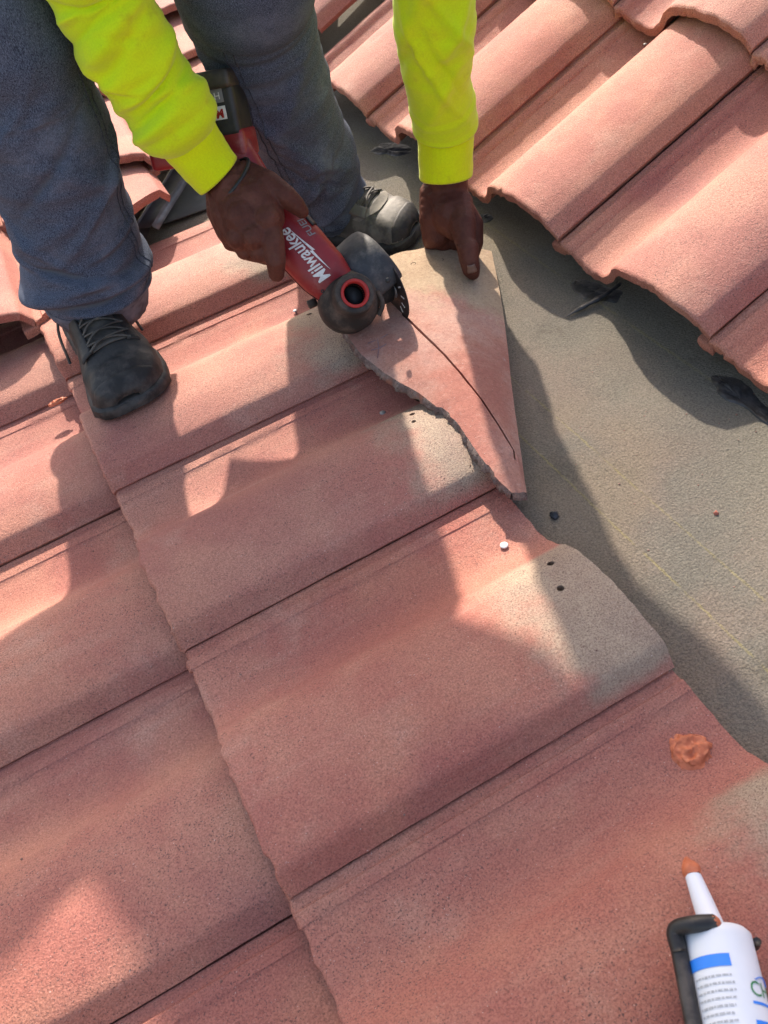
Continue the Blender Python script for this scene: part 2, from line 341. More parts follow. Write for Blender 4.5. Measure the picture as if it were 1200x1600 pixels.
def tile_mesh(seed, u0=0.0, u1=TLEN, d0=None, d1=None, chip=.0016, holes=(), cutline=None, prof=None):
    """one S shaped tile, local x up the slope, -y across, z up; returns verts, faces"""
    r = np.random.default_rng(seed); sd = seed * 3.71
    ds, ps = prof or (DS, PS)
    sel = np.ones(len(ds), bool)
    if d0 is not None: sel &= ds >= d0
    if d1 is not None: sel &= ds <= d1
    ds, ps = ds[sel], ps[sel]
    us = np.r_[0, .0016, .004, .008, np.linspace(.016, u1 - u0 - .012, 26), u1 - u0 - .004, u1 - u0] + u0
    th = .0135; nd = len(ds)
    sl = np.gradient(ps, ds); nx = -sl / np.sqrt(1 + sl**2); nz = 1 / np.sqrt(1 + sl**2)
    nx = np.clip(nx, -.75, .75)
    big = chip * 3.2
    fo = np.array([chip * 1.1 * fbm((d, 0, 0), 190, 2, sd) + big * min(0, fbm((d, 0, 0), 26, 3, sd + 9) + .38) * -1.6 + .0008 * r.normal() for d in ds])
    ho = np.array([chip * .8 * fbm((d, 0, 0), 90, 3, sd + 31) + .0012 * fbm((d, 0, 0), 400, 2, sd) for d in ds])
    rows_t, rows_b = [], []
    for i, u in enumerate(us):
        e = max(0, 1 - (u - u0) / .012); eh = max(0, 1 - (u1 - u) / .02)
        uu = u + fo * e + ho * eh
        dz = np.array([.0007 * fbm((u, d, 0), 22, 3, sd) + .0005 * fbm((u, d, 0), 90, 2, sd + 3) for d in ds])
        lip = -.0022 * max(0, 1 - (u - u0) / .004) ** 2
        z = ps + dz + lip
        j = np.where(ds > .285, .0007 * np.array([fbm((u, 0, 0), 60, 3, sd + 5 + k * .01) for k in range(nd)]), 0)
        if cutline is not None: uu = np.maximum(uu, cutline(ds))
        rows_t.append(np.c_[uu, -(ds + j), z])
        rows_b.append(np.c_[uu, -(ds + j + nx * -th * .55), z - th * np.maximum(nz, .75)])
    T = np.array(rows_t); B = np.array(rows_b); nu = len(us)
    rough = np.c_[0.0009 * r.normal(size=nd) + .0012, np.zeros(nd), np.zeros(nd)]
    m1 = T[0] * .65 + B[0] * .35 - rough; m2 = T[0] * .3 + B[0] * .7 - rough * .6 * r.normal(size=(nd, 1))
    vt, ft = grid(T); vb, fb = grid(B)
    mb = MB(); mb.addm(vt, [q[::-1] for q in ft]) ; n0 = len(mb.v); mb.addm(vb, fb)
    n1 = len(mb.v); mb.v += [tuple(p) for p in m1] + [tuple(p) for p in m2]
    for k in range(nd - 1):
        a, b, c, d = k, n1 + k, n1 + nd + k, n0 + k
        for p, q in ((a, b), (b, c), (c, d)): mb.f.append((p, p + 1, q + 1, q))
        q0 = (nu - 1) * nd + k; mb.f.append((q0 + 1, q0, n0 + q0, n0 + q0 + 1))
    for i in range(nu - 1):
        for k, flip in ((0, 1), (nd - 1, 0)):
            q = (i * nd + k, (i + 1) * nd + k, n0 + (i + 1) * nd + k, n0 + i * nd + k); mb.f.append(q if not flip else q[::-1])
    # close the small gap where front cap meets the two sides
    for k in (0, nd - 1): mb.f.append((k, n1 + k, n1 + nd + k, n0 + k))
    v, f = np.array(mb.v), mb.f
    if holes:
        cb = MB()
        for (hu, hd, hr) in holes:
            cb.addm(*_cyl((hu, -hd, float(prof_w(hd)) - .03), (hu, -hd, float(prof_w(hd)) + .02), hr))
        v, f = evalmesh(v, f, [('BOOLEAN', dict(operation='DIFFERENCE', solver='EXACT', cut=(cb.v, cb.f)))])
    return v, f
def _cyl(a, b, r, n=10):
    v, f = tube([a, b], r, n); return v, f
def tile_obj(name, v, f, parent, mats=None):
    me = bpy.data.meshes.new(name); me.from_pydata(np.asarray(v).tolist(), [], [tuple(q) for q in f]); me.update()
    for p in me.polygons: p.use_smooth = True
    me.set_sharp_from_angle(angle=rad(38)); me.materials.append(mats or TILE2)
    return me
def lay(me, M, parent, name='tile'):
    o = bpy.data.objects.new(name, me); COL.objects.link(o); o.parent = parent; o.matrix_local = M; return o

# ---- roof deck (underlayment sheet); bends up to the steeper slope behind
A_HEADDECK = -.036
def deck_w(x, y):
    w = A_HEADDECK + (x - .418) * (STEP / EXPO)
    if x > .79: w += (x - .79) * .335
    return w
xs = np.unique(np.r_[np.linspace(-1.6, .40, 40), np.linspace(.40, .86, 60), np.linspace(.86, 2.6, 40)]); ys = np.linspace(-1.8, 2.4, 130)
Pd = np.array([[(x, y, deck_w(x, y) + .0016 * fbm((x, y, 0), 7, 3, 2) - max(0, y - 1.25) * .04) for y in ys] for x in xs])
Pd = Pd[:, ::-1]
v, f = grid(Pd); n = len(v); f = [q[::-1] for q in f]
deck = add('roof', v, f, DECK, base=(0, 0, 0)); prop(deck, kind='structure')
mo = deck.modifiers.new('thickness', 'SOLIDIFY'); mo.thickness = .03; mo.offset = -1

holesets = {0: ((.386, .152, .0042), (.372, .190, .0042)), -1: ((.384, .158, .0040), (.377, .176, .0032)), -2: ((.372, .163, .0042),)}
variants = [tile_obj('tile', *tile_mesh(s), None) for s in range(1, 8)]
deep = [tile_obj('tile', *tile_mesh(s, prof=DEEP, chip=.0011), None) for s in range(11, 18)]
def frameM(eu, ed, n, o):                              # local x=eu, -y=ed, z=n
    return Matrix(((eu[0], -ed[0], n[0], o[0]), (eu[1], -ed[1], n[1], o[1]), (eu[2], -ed[2], n[2], o[2]), (0, 0, 0, 1)))
def jig(a=.0012, ang=.25):
    return Matrix.Translation((random.gauss(0, a), random.gauss(0, a * .6), 0)) @ Matrix.Rotation(rad(random.gauss(0, ang)), 4, 'Z')
# lower courses: A with its heads bare, B and one more below it
for k in range(-3, 5):
    hs = holesets.get(k, ())
    me = tile_obj('tile', *tile_mesh(20 + k, holes=hs), None, TILE)
    lay(me, Matrix.Translation((0, -k * TW, 0)) @ jig(.0006, .08), deck)
for k in range(-3, 5): lay(variants[(k * 3 + 2) % 7], Matrix.Translation((-EXPO, -k * TW, -STEP)) @ jig(.0008, .1), deck)
for k in range(-2, 3): lay(variants[(k * 2 + 4) % 7], Matrix.Translation((-2 * EXPO, -k * TW, -2 * STEP)) @ jig(), deck)
# upper courses C and D on the steeper part
CR = np.array([[0.9415, -0.0110, -0.3368], [0.0053, 0.9998, -0.0178], [0.3370, 0.0150, 0.9414]]); CT = np.array([.7283, .3185, .0615])
CM0 = Matrix([list(CR[i]) + [CT[i]] for i in range(3)] + [[0, 0, 0, 1]])
CM = CM0; SC = Matrix.Diagonal((1, 1, 1.06, 1))
for k in range(-3, 5): lay(deep[(k * 2 + 1) % 7], CM @ Matrix.Translation((0, -k * TW, 0)) @ jig(.0009, .12) @ SC, deck)
lay(deep[3], CM @ Matrix.Translation((.09, 4 * TW + .05, .018)) @ jig(.001, 1.2) @ SC, deck)
for k in range(-4, 5): lay(deep[(k + 3) % 7], CM @ Matrix.Translation((.372, -k * TW, STEP)) @ jig(.0009, .12) @ SC, deck)
for k in range(-4, 5): lay(deep[(k + 5) % 7], CM @ Matrix.Translation((.372 + .36, -k * TW, 2 * STEP)) @ jig(.0009, .12) @ SC, deck)

# ---- the slope across the valley, its tiles run towards us
O2 = PW(53, 497, .045); sl, sk = rad(1.5), rad(3)
eu2 = np.array([sin(sk) * cos(sl), cos(sk) * cos(sl), sin(sl)]); ed2 = np.cross(eu2, (0, 0, 1)); ed2 /= np.linalg.norm(ed2); n2 = np.cross(ed2, eu2)
M2 = frameM(eu2, ed2, n2, O2)
x2 = np.linspace(-.9, .36, 14); y2 = np.linspace(.10, 2.2, 16)
pv = []
for a in x2:
    row = []
    for b in y2: row.append(O2 + ed2 * a + eu2 * (b + max(0, a - .02) * 1.05) + n2 * (-.062 + b * STEP / EXPO * .4 - .045))
    pv.append(row)
v, f = grid(pv); valley = add('valley_roof', v, f, FELT, base=(0, 0, 0)); prop(valley, kind='structure')
mo = valley.modifiers.new('thickness', 'SOLIDIFY'); mo.thickness = .02; mo.offset = -1
for ci, (u2, dz) in enumerate(((0, 0), (.345, .026), (.68, .050), (.90, .085), (1.02, .115), (1.14, .145))):
    for k in (-2, -1, 0, 1, 2):
        M = M2 @ Matrix.Translation((u2, -k * TW, dz)) @ jig(.003, .5)
        dcut = k * TW
        if k >= 0 and ci < 3:                          # cut along the valley
            if ci == 0 and k > 0: continue
            if ci == 1 and k > 1: continue
            lo = {(0, 0): .0, (1, 0): -1, (1, 1): .0, (2, 0): -1, (2, 1): -1, (2, 2): .0}[(ci, k)]
            vv, ff = tile_mesh(60 + ci * 5 + k, cutline=(lambda ds, lo=lo: np.minimum(lo + np.maximum(ds, 0) * .78 * (1 if lo > -.5 else 0), TLEN - .02)), chip=.003)
            lay(tile_obj('tile', vv, ff, None), M, valley)
        else: lay(variants[(k + ci) % 7], M, valley)

# metal valley strip between the two slopes
a0, a1 = PW(222, 357, -.012), PW(318, 205, .0)
t = (a1 - a0) / np.linalg.norm(a1 - a0); a1 = a0 + t * .75; s = np.cross((0, 0, 1), t); s = -s / np.linalg.norm(s)
prf = [(-.016, -.006), (-.016, .004), (-.0145, .0045), (-.013, .001), (.004, .0), (.020, .001), (.0215, .0045), (.023, .0045), (.0245, .0), (.034, -.006)]
P = [[a0 + t * (a1 - a0 + 0)[0] * 0 + t * q + s * x + V3((0, 0, z + .0006 * sin(q * 31))) for x, z in prf] for q in np.linspace(0, .75, 24)]
v, f = grid(P); fl = add('metal_flashing', v, f, STEEL, sharp=30); mo = fl.modifiers.new('t', 'SOLIDIFY'); mo.thickness = .0012
prop(fl, 'grey galvanised metal valley strip lying between the two tiled slopes, behind the forearm', 'flashing')
# grey felt lying in the valley beside the metal strip
P = [[PW(250 + 110 * i / 6 - 6 * j, 352 - 36 * i / 6 - 14 * j, -.036) + V3((0, 0, .002 * fbm((i, j, 0), .7, 2, 4) - .003 * (j % 3 == 1))) for i in range(7)] for j in range(9)]
v, f = grid(P); q = add('felt_strip', v, f, FELT); mo = q.modifiers.new('t', 'SOLIDIFY'); mo.thickness = .003
prop(q, 'grey felt underlay piece lying beside the metal valley strip', 'felt')

# ------------------------------------------------------------------ the cut tile being sawn
def poly_at(pts, s):
    ss = np.array([p[0] for p in pts]); return np.array([np.interp(s, ss, [p[i] for p in pts]) for i in (1, 2, 3)])
LEFT = [(0, 606, 402, .040), (.10, 566, 455, .045), (.20, 536, 513, .046), (.33, 563, 553, .046), (.45, 600, 583, .043), (.55, 655, 615, .040), (.68, 712, 657, .040), (.80, 737, 693, .038), (.90, 768, 738, .034), (1, 800, 770, .022)]
KERF = [(0, 645, 391, .040), (.10, 632, 440, .046), (.20, 629, 490, .049), (.33, 664, 524, .048), (.45, 694, 553, .045), (.55, 719, 581, .042), (.68, 752, 622, .036), (.80, 780, 664, .030), (.90, 803, 702, .022), (1, 811, 770, .018)]
RIGHT = [(0, 768, 392, .012), (.10, 778, 440, .008), (.20, 786, 485, .006), (.33, 793, 540, .004), (.45, 798, 590, .002), (.55, 803, 630, .002), (.68, 810, 680, .002), (.80, 816, 720, .004), (.90, 819, 745, .006), (1, 823, 770, .010)]
ns, nt = 110, 16
top, kmask = [], []
for i in range(ns):
    s_ = i / (ns - 1); Lp = PW(*poly_at(LEFT, s_)); Kp = PW(*poly_at(KERF, s_)); Rp = PW(*poly_at(RIGHT, s_))
    jag = .0013 * fbm((s_ * 3, 0, 0), 8, 4, 5) + (.004 if .62 < s_ < .66 else 0) + (.003 if .88 < s_ < .91 else 0)
    dLK = (Kp - Lp) / (np.linalg.norm(Kp - Lp) + 1e-9)
    Lp = Lp + dLK * jag * min(1, np.linalg.norm(Kp - Lp) / .03); Rp = Rp + .0006 * fbm((s_, 1, 0), 40, 2, 3)
    if s_ < .01: Lp += V3((0, 0, 0))
    deep = 1.0 if .20 < s_ < .92 else 0.0
    hw = (.0021 + .0004 * fbm((s_, 0, 0), 30, 2, 9)) * deep + .00012
    dKR = (Rp - Kp) / (np.linalg.norm(Rp - Kp) + 1e-9); row = []
    for j in range(nt): tt = j / (nt - 1); row.append(Lp + (Kp - dLK * hw - Lp) * tt + V3((0, 0, .004 * sin(pi * tt))) * min(1, np.linalg.norm(Kp - Lp) / .06))
    dp = V3((0, 0, -.0075 * deep))
    row.append(Kp - dLK * hw * .8 + dp); row.append(Kp + dKR * hw * .8 + dp)
    for j in range(nt): tt = j / (nt - 1); row.append(Kp + dKR * hw + (Rp - Kp - dKR * hw) * tt + V3((0, 0, .010 * sin(pi * tt))) * min(1, np.linalg.norm(Rp - Kp) / .10))
    top.append([p + V3((0, 0, .0005 * fbm(p, 60, 2, 2))) for p in row])
T = np.array(top); hedge = T[0].copy()
B = T.copy(); B[:, :, 2] -= .0135; B[:, nt:nt + 2, 2] = B[:, nt - 1:nt + 1, 2] * .5 + B[:, nt + 2:nt + 4, 2] * .5
nc = T.shape[1]; mb = MB(); vt, ft = grid(T); mb.addm(vt, ft); n0 = len(mb.v); vb, fb = grid(B); mb.addm(vb, [q[::-1] for q in fb])
ct = base_ct = V3((.56, .15, .0))
em = MB()
rr = np.random.default_rng(3)
for k, sg in ((0, 1), (nc - 1, 0)):                    # rough broken left face, sawn right face
    rows = []
    for i in range(ns):
        o_ = (T[i, 1] - T[i, 0]) / (np.linalg.norm(T[i, 1] - T[i, 0]) + 1e-9) if k == 0 else np.zeros(3)
        rows.append([T[i, k], T[i, k] * .7 + B[i, k] * .3 - o_ * (.003 + .0018 * rr.normal()), T[i, k] * .3 + B[i, k] * .7 - o_ * (.004 + .002 * rr.normal()), B[i, k]])
    v, f = grid(np.array(rows)); em.addm(v, f if sg else [q[::-1] for q in f])
for i in (0, ns - 1):
    v, f = grid(np.array([T[i], T[i] * .5 + B[i] * .5 + V3((0, -.001, 0)), B[i]])); em.addm(v, f)
def cut_material():
    m = NT('cut_tile_concrete', .92, .2); X, Y, Z = m.xyz()
    col = m.mix(m.ramp(m.noise(9, 5, .6), .36, .64), (.35, .140, .108), (.41, .20, .15))
    n1 = m.math('MULTIPLY', m.math('SUBTRACT', m.noise(16, 5, .65), .5), .16)
    hd = m.ramp(m.math('ADD', m.math('MULTIPLY_ADD', Y, .64, m.math('MULTIPLY', X, .77)), n1), .075, .125)
    col = m.mix(m.math('MULTIPLY', m.ramp(m.noise(7, 5, .6), .40, .62), .55), col, (.44, .31, .26))
    col = m.mix(m.math('MULTIPLY', hd, .9), col, m.mix(m.ramp(m.noise(24, 4), .4, .6), (.39, .30, .205), (.345, .26, .175)))
    col = m.mix(m.math('MULTIPLY', m.ramp(m.noise(70, 6, .75), .58, .74), .45), col, (.50, .38, .33))
    col = m.mix(m.math('MULTIPLY', m.ramp(m.noise(560, 2, .6), .60, .68), .6), col, (.13, .07, .06))
    col = m.mix(m.math('MULTIPLY', m.ramp(m.noise(480, 2, .55), .69, .74), .7), col, (.6, .5, .44))
    col = m.mix(m.ramp(m.noise(200, 4, .75), .32, .68), m.mix(1.0, col, (.86, .84, .84), 'MULTIPLY'), m.mix(1.0, col, (1.08, 1.09, 1.09), 'MULTIPLY'))
    b = m.bump(m.noise(60, 4), .3, .002); b = m.bump(m.noise(420, 3, .7), .7, .0015, b); return m.out(col, b)
CUT = cut_material()
cut = mb.go('cut_roof_tile', CUT, base=ct, sharp=35)
prop(cut, 'triangular piece of red and tan roof tile with a fresh dark saw cut, pinned down by a hand', 'tile')
em.go('broken_edge', EDGE, cut)
def disc_hole(p, r, name='nail_hole', parent=None):
    v, f = lathe(p, (0, 0, 1), [(-.006, .0001), (-.0058, r * .9), (.0, r), (.0006, r * 1.15), (.0003, r * 1.3)], 14); return add(name, v, f, BORE, parent)
def on_cut(x, y):                                      # nearest point of the cut tile's top to a pixel
    d = ray(x, y); d = d / np.linalg.norm(d); Q = T.reshape(-1, 3) - CAM; k = Q @ d; e = np.linalg.norm(Q - k[:, None] * d, axis=1); i = np.argmin(e)
    return CAM + d * k[i] + V3((0, 0, .0006))
for (x, y) in ((646, 413), (689, 407)): disc_hole(on_cut(x, y), .0033, parent=cut)
mk = MB()
for pts in ([(590, 528), (592, 545), (590, 560)], [(575, 537), (592, 531), (606, 523)], [(580, 548), (592, 545), (604, 538)]):
    mk.addm(*tube([on_cut(*p) + V3((0, 0, .0002)) for p in pts], .0007, 6))
mk.go('pencil_mark', simple('pencil', (.24, .155, .16), None, .7, .2), cut)

# ------------------------------------------------------------------ small things on the roof
def on_tile(x, y, seed_w=.0):                          # point on the surface of the A course seen at a pixel
    d = ray(x, y)
    for k in np.linspace(.3, 2.2, 6000):
        p = CAM + d * k; dd = (-p[1]) % TW
        if p[2] < float(np.interp(dd, DS, PS)) : return p
def nail(p, label, r=.0042, m=NAILM, h=.004, tiltv=(0, 0, 1)):
    o = empty('nail', p, label, 'nail', 'nails in the roof tiles')
    v, f = lathe(p, tiltv, [(h, .0001), (h, r * .8), (h - .0006, r), (h - .0016, r), (h - .002, .0018)], 20); add('nail_head', v, f, m, o)
    v, f = tube([V3(p) - V3(tiltv) * .02, V3(p) + V3(tiltv) * (h - .0018)], .0016, 8); add('shank', v, f, m, o); return o
nail(on_tile(788, 854), 'bright white nail head standing in the tile trough nearest the camera', .0048, WHITE, .0035)
nail(on_tile(463, 489), 'shiny nail head in the tile beside the saw head', .0038, NAILM, .006, (-.15, .1, .98))
nail(on_tile(598, 645), 'dull grey nail head in the shaded trough under the cut tile', .0042, simple('nail_dull', (.30, .29, .28), None, .5, .4, metal=.5), .0012)
pn = PW(1008, 66, .185); nail(pn - V3((0, 0, .014)), 'thin nail standing in the shade under the top right tiles', .0028, simple('nail_grey', (.12, .115, .11), None, .5, .4, metal=.4), .012)

def blob(name, c, r, h, seed, m, label, cat, lobes=.5, sub=4, swirl=True, squash=(1, 1)):
    iv, jf = ico(sub); out = []
    for p in iv:
        n_ = fbm(p, 1.8, 4, seed); a = math.atan2(p[1], p[0]); rad_ = math.hypot(p[0], p[1])
        q = 1 + lobes * .45 * n_ + (.07 * sin(a * 3 + rad_ * 5 + seed + 2 * n_) * rad_ if swirl else 0)
        z = max(p[2], -.25) * h * (1 + .7 * fbm(p, 2.0, 3, seed + 4)) + (h * .22 * sin(rad_ * 9 + a * 2.0 + 2.5 * n_) * (p[2] > 0) if swirl else 0)
        out.append((c[0] + p[0] * r * q * squash[0], c[1] + p[1] * r * q * squash[1], c[2] + z))
    o = add(name, out, jf, m, base=c); prop(o, label, cat); return o
blob('sealant_blob', on_tile(1080, 1173), .0185, .0046, 3.3, SEAL, 'swirled orange sealant dab on the shaded tile above the sealant tube', 'sealant', sub=5)
sp = PW(90, 628, -.012); blob('sealant_smear', sp, .010, .004, 8.1, SEAL, 'thin orange sealant smear in the joint by the black shoe', 'sealant', swirl=False, squash=(1.5, .6))
def deckp(x, y, up=0.0):
    d = ray(x, y); m_ = STEP / EXPO; k = (A_HEADDECK + (CAM[0] - .418) * m_ - CAM[2]) / (d[2] - m_ * d[0]); return CAM + d * k + V3((0, 0, up))
blob('tar_crumb', deckp(866, 806), .0055, .006, 1.7, TAR, 'dark crumb of tar on the bare felt beside the tile edge', 'tar', 1.2, 3, False)
blob('tile_chip', deckp(1119, 803), .0028, .004, 5.5, simple('chip_red', (.42, .13, .09), None, .9), 'tiny red tile chip lying on the bare felt at the right', 'chip', 1.2, 2, False)
# tar daubs under the noses of the upper tiles
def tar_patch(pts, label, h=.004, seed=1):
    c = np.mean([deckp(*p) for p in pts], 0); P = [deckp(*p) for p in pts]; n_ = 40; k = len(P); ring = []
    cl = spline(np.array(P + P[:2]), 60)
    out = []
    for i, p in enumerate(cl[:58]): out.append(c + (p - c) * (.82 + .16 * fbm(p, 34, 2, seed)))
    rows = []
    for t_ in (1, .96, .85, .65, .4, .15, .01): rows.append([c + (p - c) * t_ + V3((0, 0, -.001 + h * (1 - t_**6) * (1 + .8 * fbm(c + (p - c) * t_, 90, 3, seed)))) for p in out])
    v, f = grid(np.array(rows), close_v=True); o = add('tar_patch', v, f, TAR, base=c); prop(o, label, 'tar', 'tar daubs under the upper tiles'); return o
tar_patch([(885, 440), (905, 432), (950, 445), (985, 455), (975, 478), (945, 475), (915, 472), (893, 460)], 'black tar daub under the tile nose with the tar spike beside it', .0022, 2)
tar_patch([(1100, 580), (1130, 575), (1200, 630), (1250, 690), (1200, 668), (1165, 640), (1125, 622), (1105, 600)], 'large ragged tar daub under the tile at the right edge', .0025, 5)
tar_patch([(570, 235), (590, 222), (640, 225), (655, 240), (625, 246), (600, 242), (580, 243)], 'small tar daub under the tile nose beside the sleeve', .003, 9)
tar_patch([(745, 335), (765, 330), (775, 345), (760, 352), (748, 350)], 'tar daub in the shade right behind the hand on the cut tile', .003, 11)
pts = spline([deckp(970, 452, .010), deckp(940, 472, .009), deckp(910, 485, .006), deckp(883, 497, .001)], 16)
v, f = tube(pts, np.interp(np.linspace(0, 1, 16), [0, .3, .7, 1], [.003, .0042, .0048, .0004]) * (1 + .25 * rng.normal(size=16)), 9, flat=.6)
o = add('tar_spike', v, f, TAR); prop(o, 'pointed black spike of hardened tar sticking out from under the tile nose', 'tar')
# grit scattered in the troughs and on the felt
gm = MB(); iv, jf = ico(1)
for i in range(170):
    if i < 70: p = on_tile(random.uniform(470, 760), random.uniform(590, 900))
    elif i < 120: p = deckp(random.uniform(820, 1190), random.uniform(560, 1000))
    else: p = on_tile(random.uniform(30, 1000), random.uniform(700, 1550))
    if p is None: continue
    r_ = random.uniform(.0006, .0015); gm.addm(iv * np.array([r_, r_ * random.uniform(.6, 1), r_ * .7]) + p, jf)
o = gm.go('grit', simple('grit', (.16, .08, .065), (.28, .17, .14), .9, .2, 300), base=(0.3, 0, 0)); prop(o, 'fine crumbs of tile grit scattered over tiles and felt', 'grit', kind='stuff')

# ------------------------------------------------------------------ cordless cut off tool
def pxr(n, z): return n * z / FPX
tool_base = PZ(545, 480, 1.22)
tool = empty('cutoff_tool', tool_base, 'red and black cordless cut-off saw held over the cut tile', 'power tool')
HEADP = PZ(540, 470, 1.200); HANDLE = PZ(352, 200, 1.20)
ax = spline([PZ(345, 190, 1.165), PZ(400, 285, 1.176), PZ(440, 350, 1.182), PZ(485, 405, 1.192), PZ(532, 455, 1.205)], 48)
fr = frames(ax, up=-ray(470, 380))
hw = np.interp(np.linspace(0, 1, 48), [0, .3, .48, .58, .72, .88, 1], [.022, .022, .026, .033, .0365, .0355, .028])
def body_pt(i, a, off=0.0):                            # i float along the axis, a angle (0 faces the camera)
    i0 = int(min(max(i, 0), 46)); t_ = i - i0; c = ax[i0] * (1 - t_) + ax[i0 + 1] * t_
    tt, u, b = fr[i0]; w_ = hw[i0] * (1 - t_) + hw[i0 + 1] * t_
    ca, sa = cos(a), sin(a); e = 2 / 3.0
    x = math.copysign(abs(sa) ** e, sa) * w_; y = math.copysign(abs(ca) ** e, ca) * w_ * .86
    return c + b * x * (1 + off / w_) + u * (y + (off if True else 0))
def body_pt2(i, x, off=.0):                            # point on the face turned to the camera, x metres across
    i0 = int(min(max(i, 0), 46)); w_ = float(np.interp(i, range(48), hw)); sa = min(.999, abs(x) / w_) ** (3 / 2.0); a = math.copysign(math.asin(sa), x)
    return body_pt(i, a, off)
th = np.linspace(-pi, pi, 44, endpoint=False)
P = np.array([[body_pt(i, a) for a in th] for i in range(48)])
v, f = grid(P, close_v=True); f += [tuple(range(44))[::-1], tuple(47 * 44 + i for i in range(44))]
add('body', v, f, RED, tool)
# black grip panel and seam along the lower side of the body
P = np.array([[body_pt(i, a, .0012) for a in np.linspace(-1.9, -1.02 - .12 * sin(i * .35), 10)] for i in np.linspace(20, 32, 20)]); v, f = grid(P); q = add('grip_panel', v, f, BLACK, tool)
mo = q.modifiers.new('t', 'SOLIDIFY'); mo.thickness = .002; mo.offset = 0
P = np.array([[body_pt(i, a, .0016) for a in np.linspace(.55, 1.15, 8)] for i in np.linspace(20, 25.5, 12)]); v, f = grid(P); q = add('switch', v, f, BLACK, tool)
mo = q.modifiers.new('t', 'SOLIDIFY'); mo.thickness = .002; mo.offset = 0
v, f = tube([body_pt(i, 1.28, .0002) for i in np.linspace(21, 46, 30)], .0006, 5); add('body_seam', v, f, BORE, tool)
for i_ in (27, 44):
    p_ = body_pt2(i_, .018, .0004); q_ = body_pt2(i_, .018, .0012); v, f = lathe(p_, q_ - p_, [(0, .0026), (.0008, .0024), (.0008, .0012), (-.0006, .0010), (-.0006, .0001)], 12); add('screw', v, f, BLACK, tool)
def text_mesh(s, size, shear=0.0, bold=0.0, sub=True):
    cu = bpy.data.curves.new('t', 'FONT'); cu.body = s; cu.size = size; cu.shear = shear; cu.offset = bold; cu.resolution_u = 3; cu.align_x = 'LEFT'
    o = bpy.data.objects.new('t', cu); COL.objects.link(o); dg = bpy.context.evaluated_depsgraph_get()
    me = bpy.data.meshes.new_from_object(o.evaluated_get(dg)); bm = bmesh.new(); bm.from_mesh(me)
    bmesh.ops.triangulate(bm, faces=bm.faces[:]); bmesh.ops.subdivide_edges(bm, edges=[e for e in bm.edges if e.calc_length() > size * .25], cuts=2, use_grid_fill=True)
    bm.verts.index_update(); v = np.array([tuple(x.co) for x in bm.verts]); f = [tuple(x.index for x in q.verts) for q in bm.faces]; bm.free()
    bpy.data.objects.remove(o); bpy.data.curves.remove(cu); bpy.data.meshes.remove(me); return v, f
seg = np.linalg.norm(np.diff(ax, axis=0), axis=1).mean()
def on_body(v, i_start, x_mid, off=.0007):             # text runs back towards the hand
    return [body_pt2(i_start - p[0] / seg, x_mid + p[1], off) for p in v]
v, f = text_mesh('Milwaukee', .0250, .25, .0004); k_ = .083 / (v[:, 0].max()); v[:, 0] *= k_
LETTERS = add('lettering', on_body(v, 43.0, -.004), f, WHITE, tool)
bolt = np.array([(.002, -.006), (.050, -.010), (.046, -.0075), (.090, -.0045), (.040, -.0135), (.044, -.0115)], float)
bolt = np.array([(0, 0), (.038, .0045), (.036, .0015), (.078, .0065), (.034, -.0025), (.036, .0005)]) * .95
bm = bmesh.new(); bv = [bm.verts.new((*p, 0)) for p in bolt]; bm.faces.new(bv); bmesh.ops.triangulate(bm, faces=bm.faces[:]); bmesh.ops.subdivide_edges(bm, edges=bm.edges[:], cuts=3); bm.verts.index_update()
v = np.array([tuple(x.co) for x in bm.verts]); f = [tuple(x.index for x in q.verts) for q in bm.faces]; bm.free(); v[:, 1] -= .0085
add('bolt_mark', on_body(v, 42.0, -.0010), f, WHITE, tool)
v, f = text_mesh('FUEL', .0125, .2, .0001); v[:, 0] *= 1.15; add('lettering', on_body(v, 34.0, -.0265), f, GREYP, tool)
# rubber dust boot with its red ring, mouth turned to the camera
b0 = PZ(541, 477, 1.228); b1 = PZ(555, 458, 1.148); bx = (b1 - b0); bl = np.linalg.norm(bx)
v, f = lathe(b0, bx, [(-.02, .012), (-.012, .034), (0, .0405), (bl * .30, .0422), (bl * .46, .0412), (bl * .56, .0360), (bl * .64, .0300), (bl * .80, .0280), (bl * .97, .0272), (bl, .0258), (bl * 1.005, .0225), (bl * .985, .0190)], 56)
boot = add('dust_boot', v, f, RUBBER, tool)
v, f = lathe(b0, bx, [(bl * .98, .0192), (bl * 1.008, .0189), (bl * 1.015, .0176), (bl * 1.0, .0148), (bl * .80, .0140)], 48); add('red_ring', v, f, REDRING, tool)
v, f = lathe(b0, bx, [(bl * .90, .0142), (bl * .45, .0135), (bl * .44, .0001)], 32); add('bore', v, f, BORE, tool)
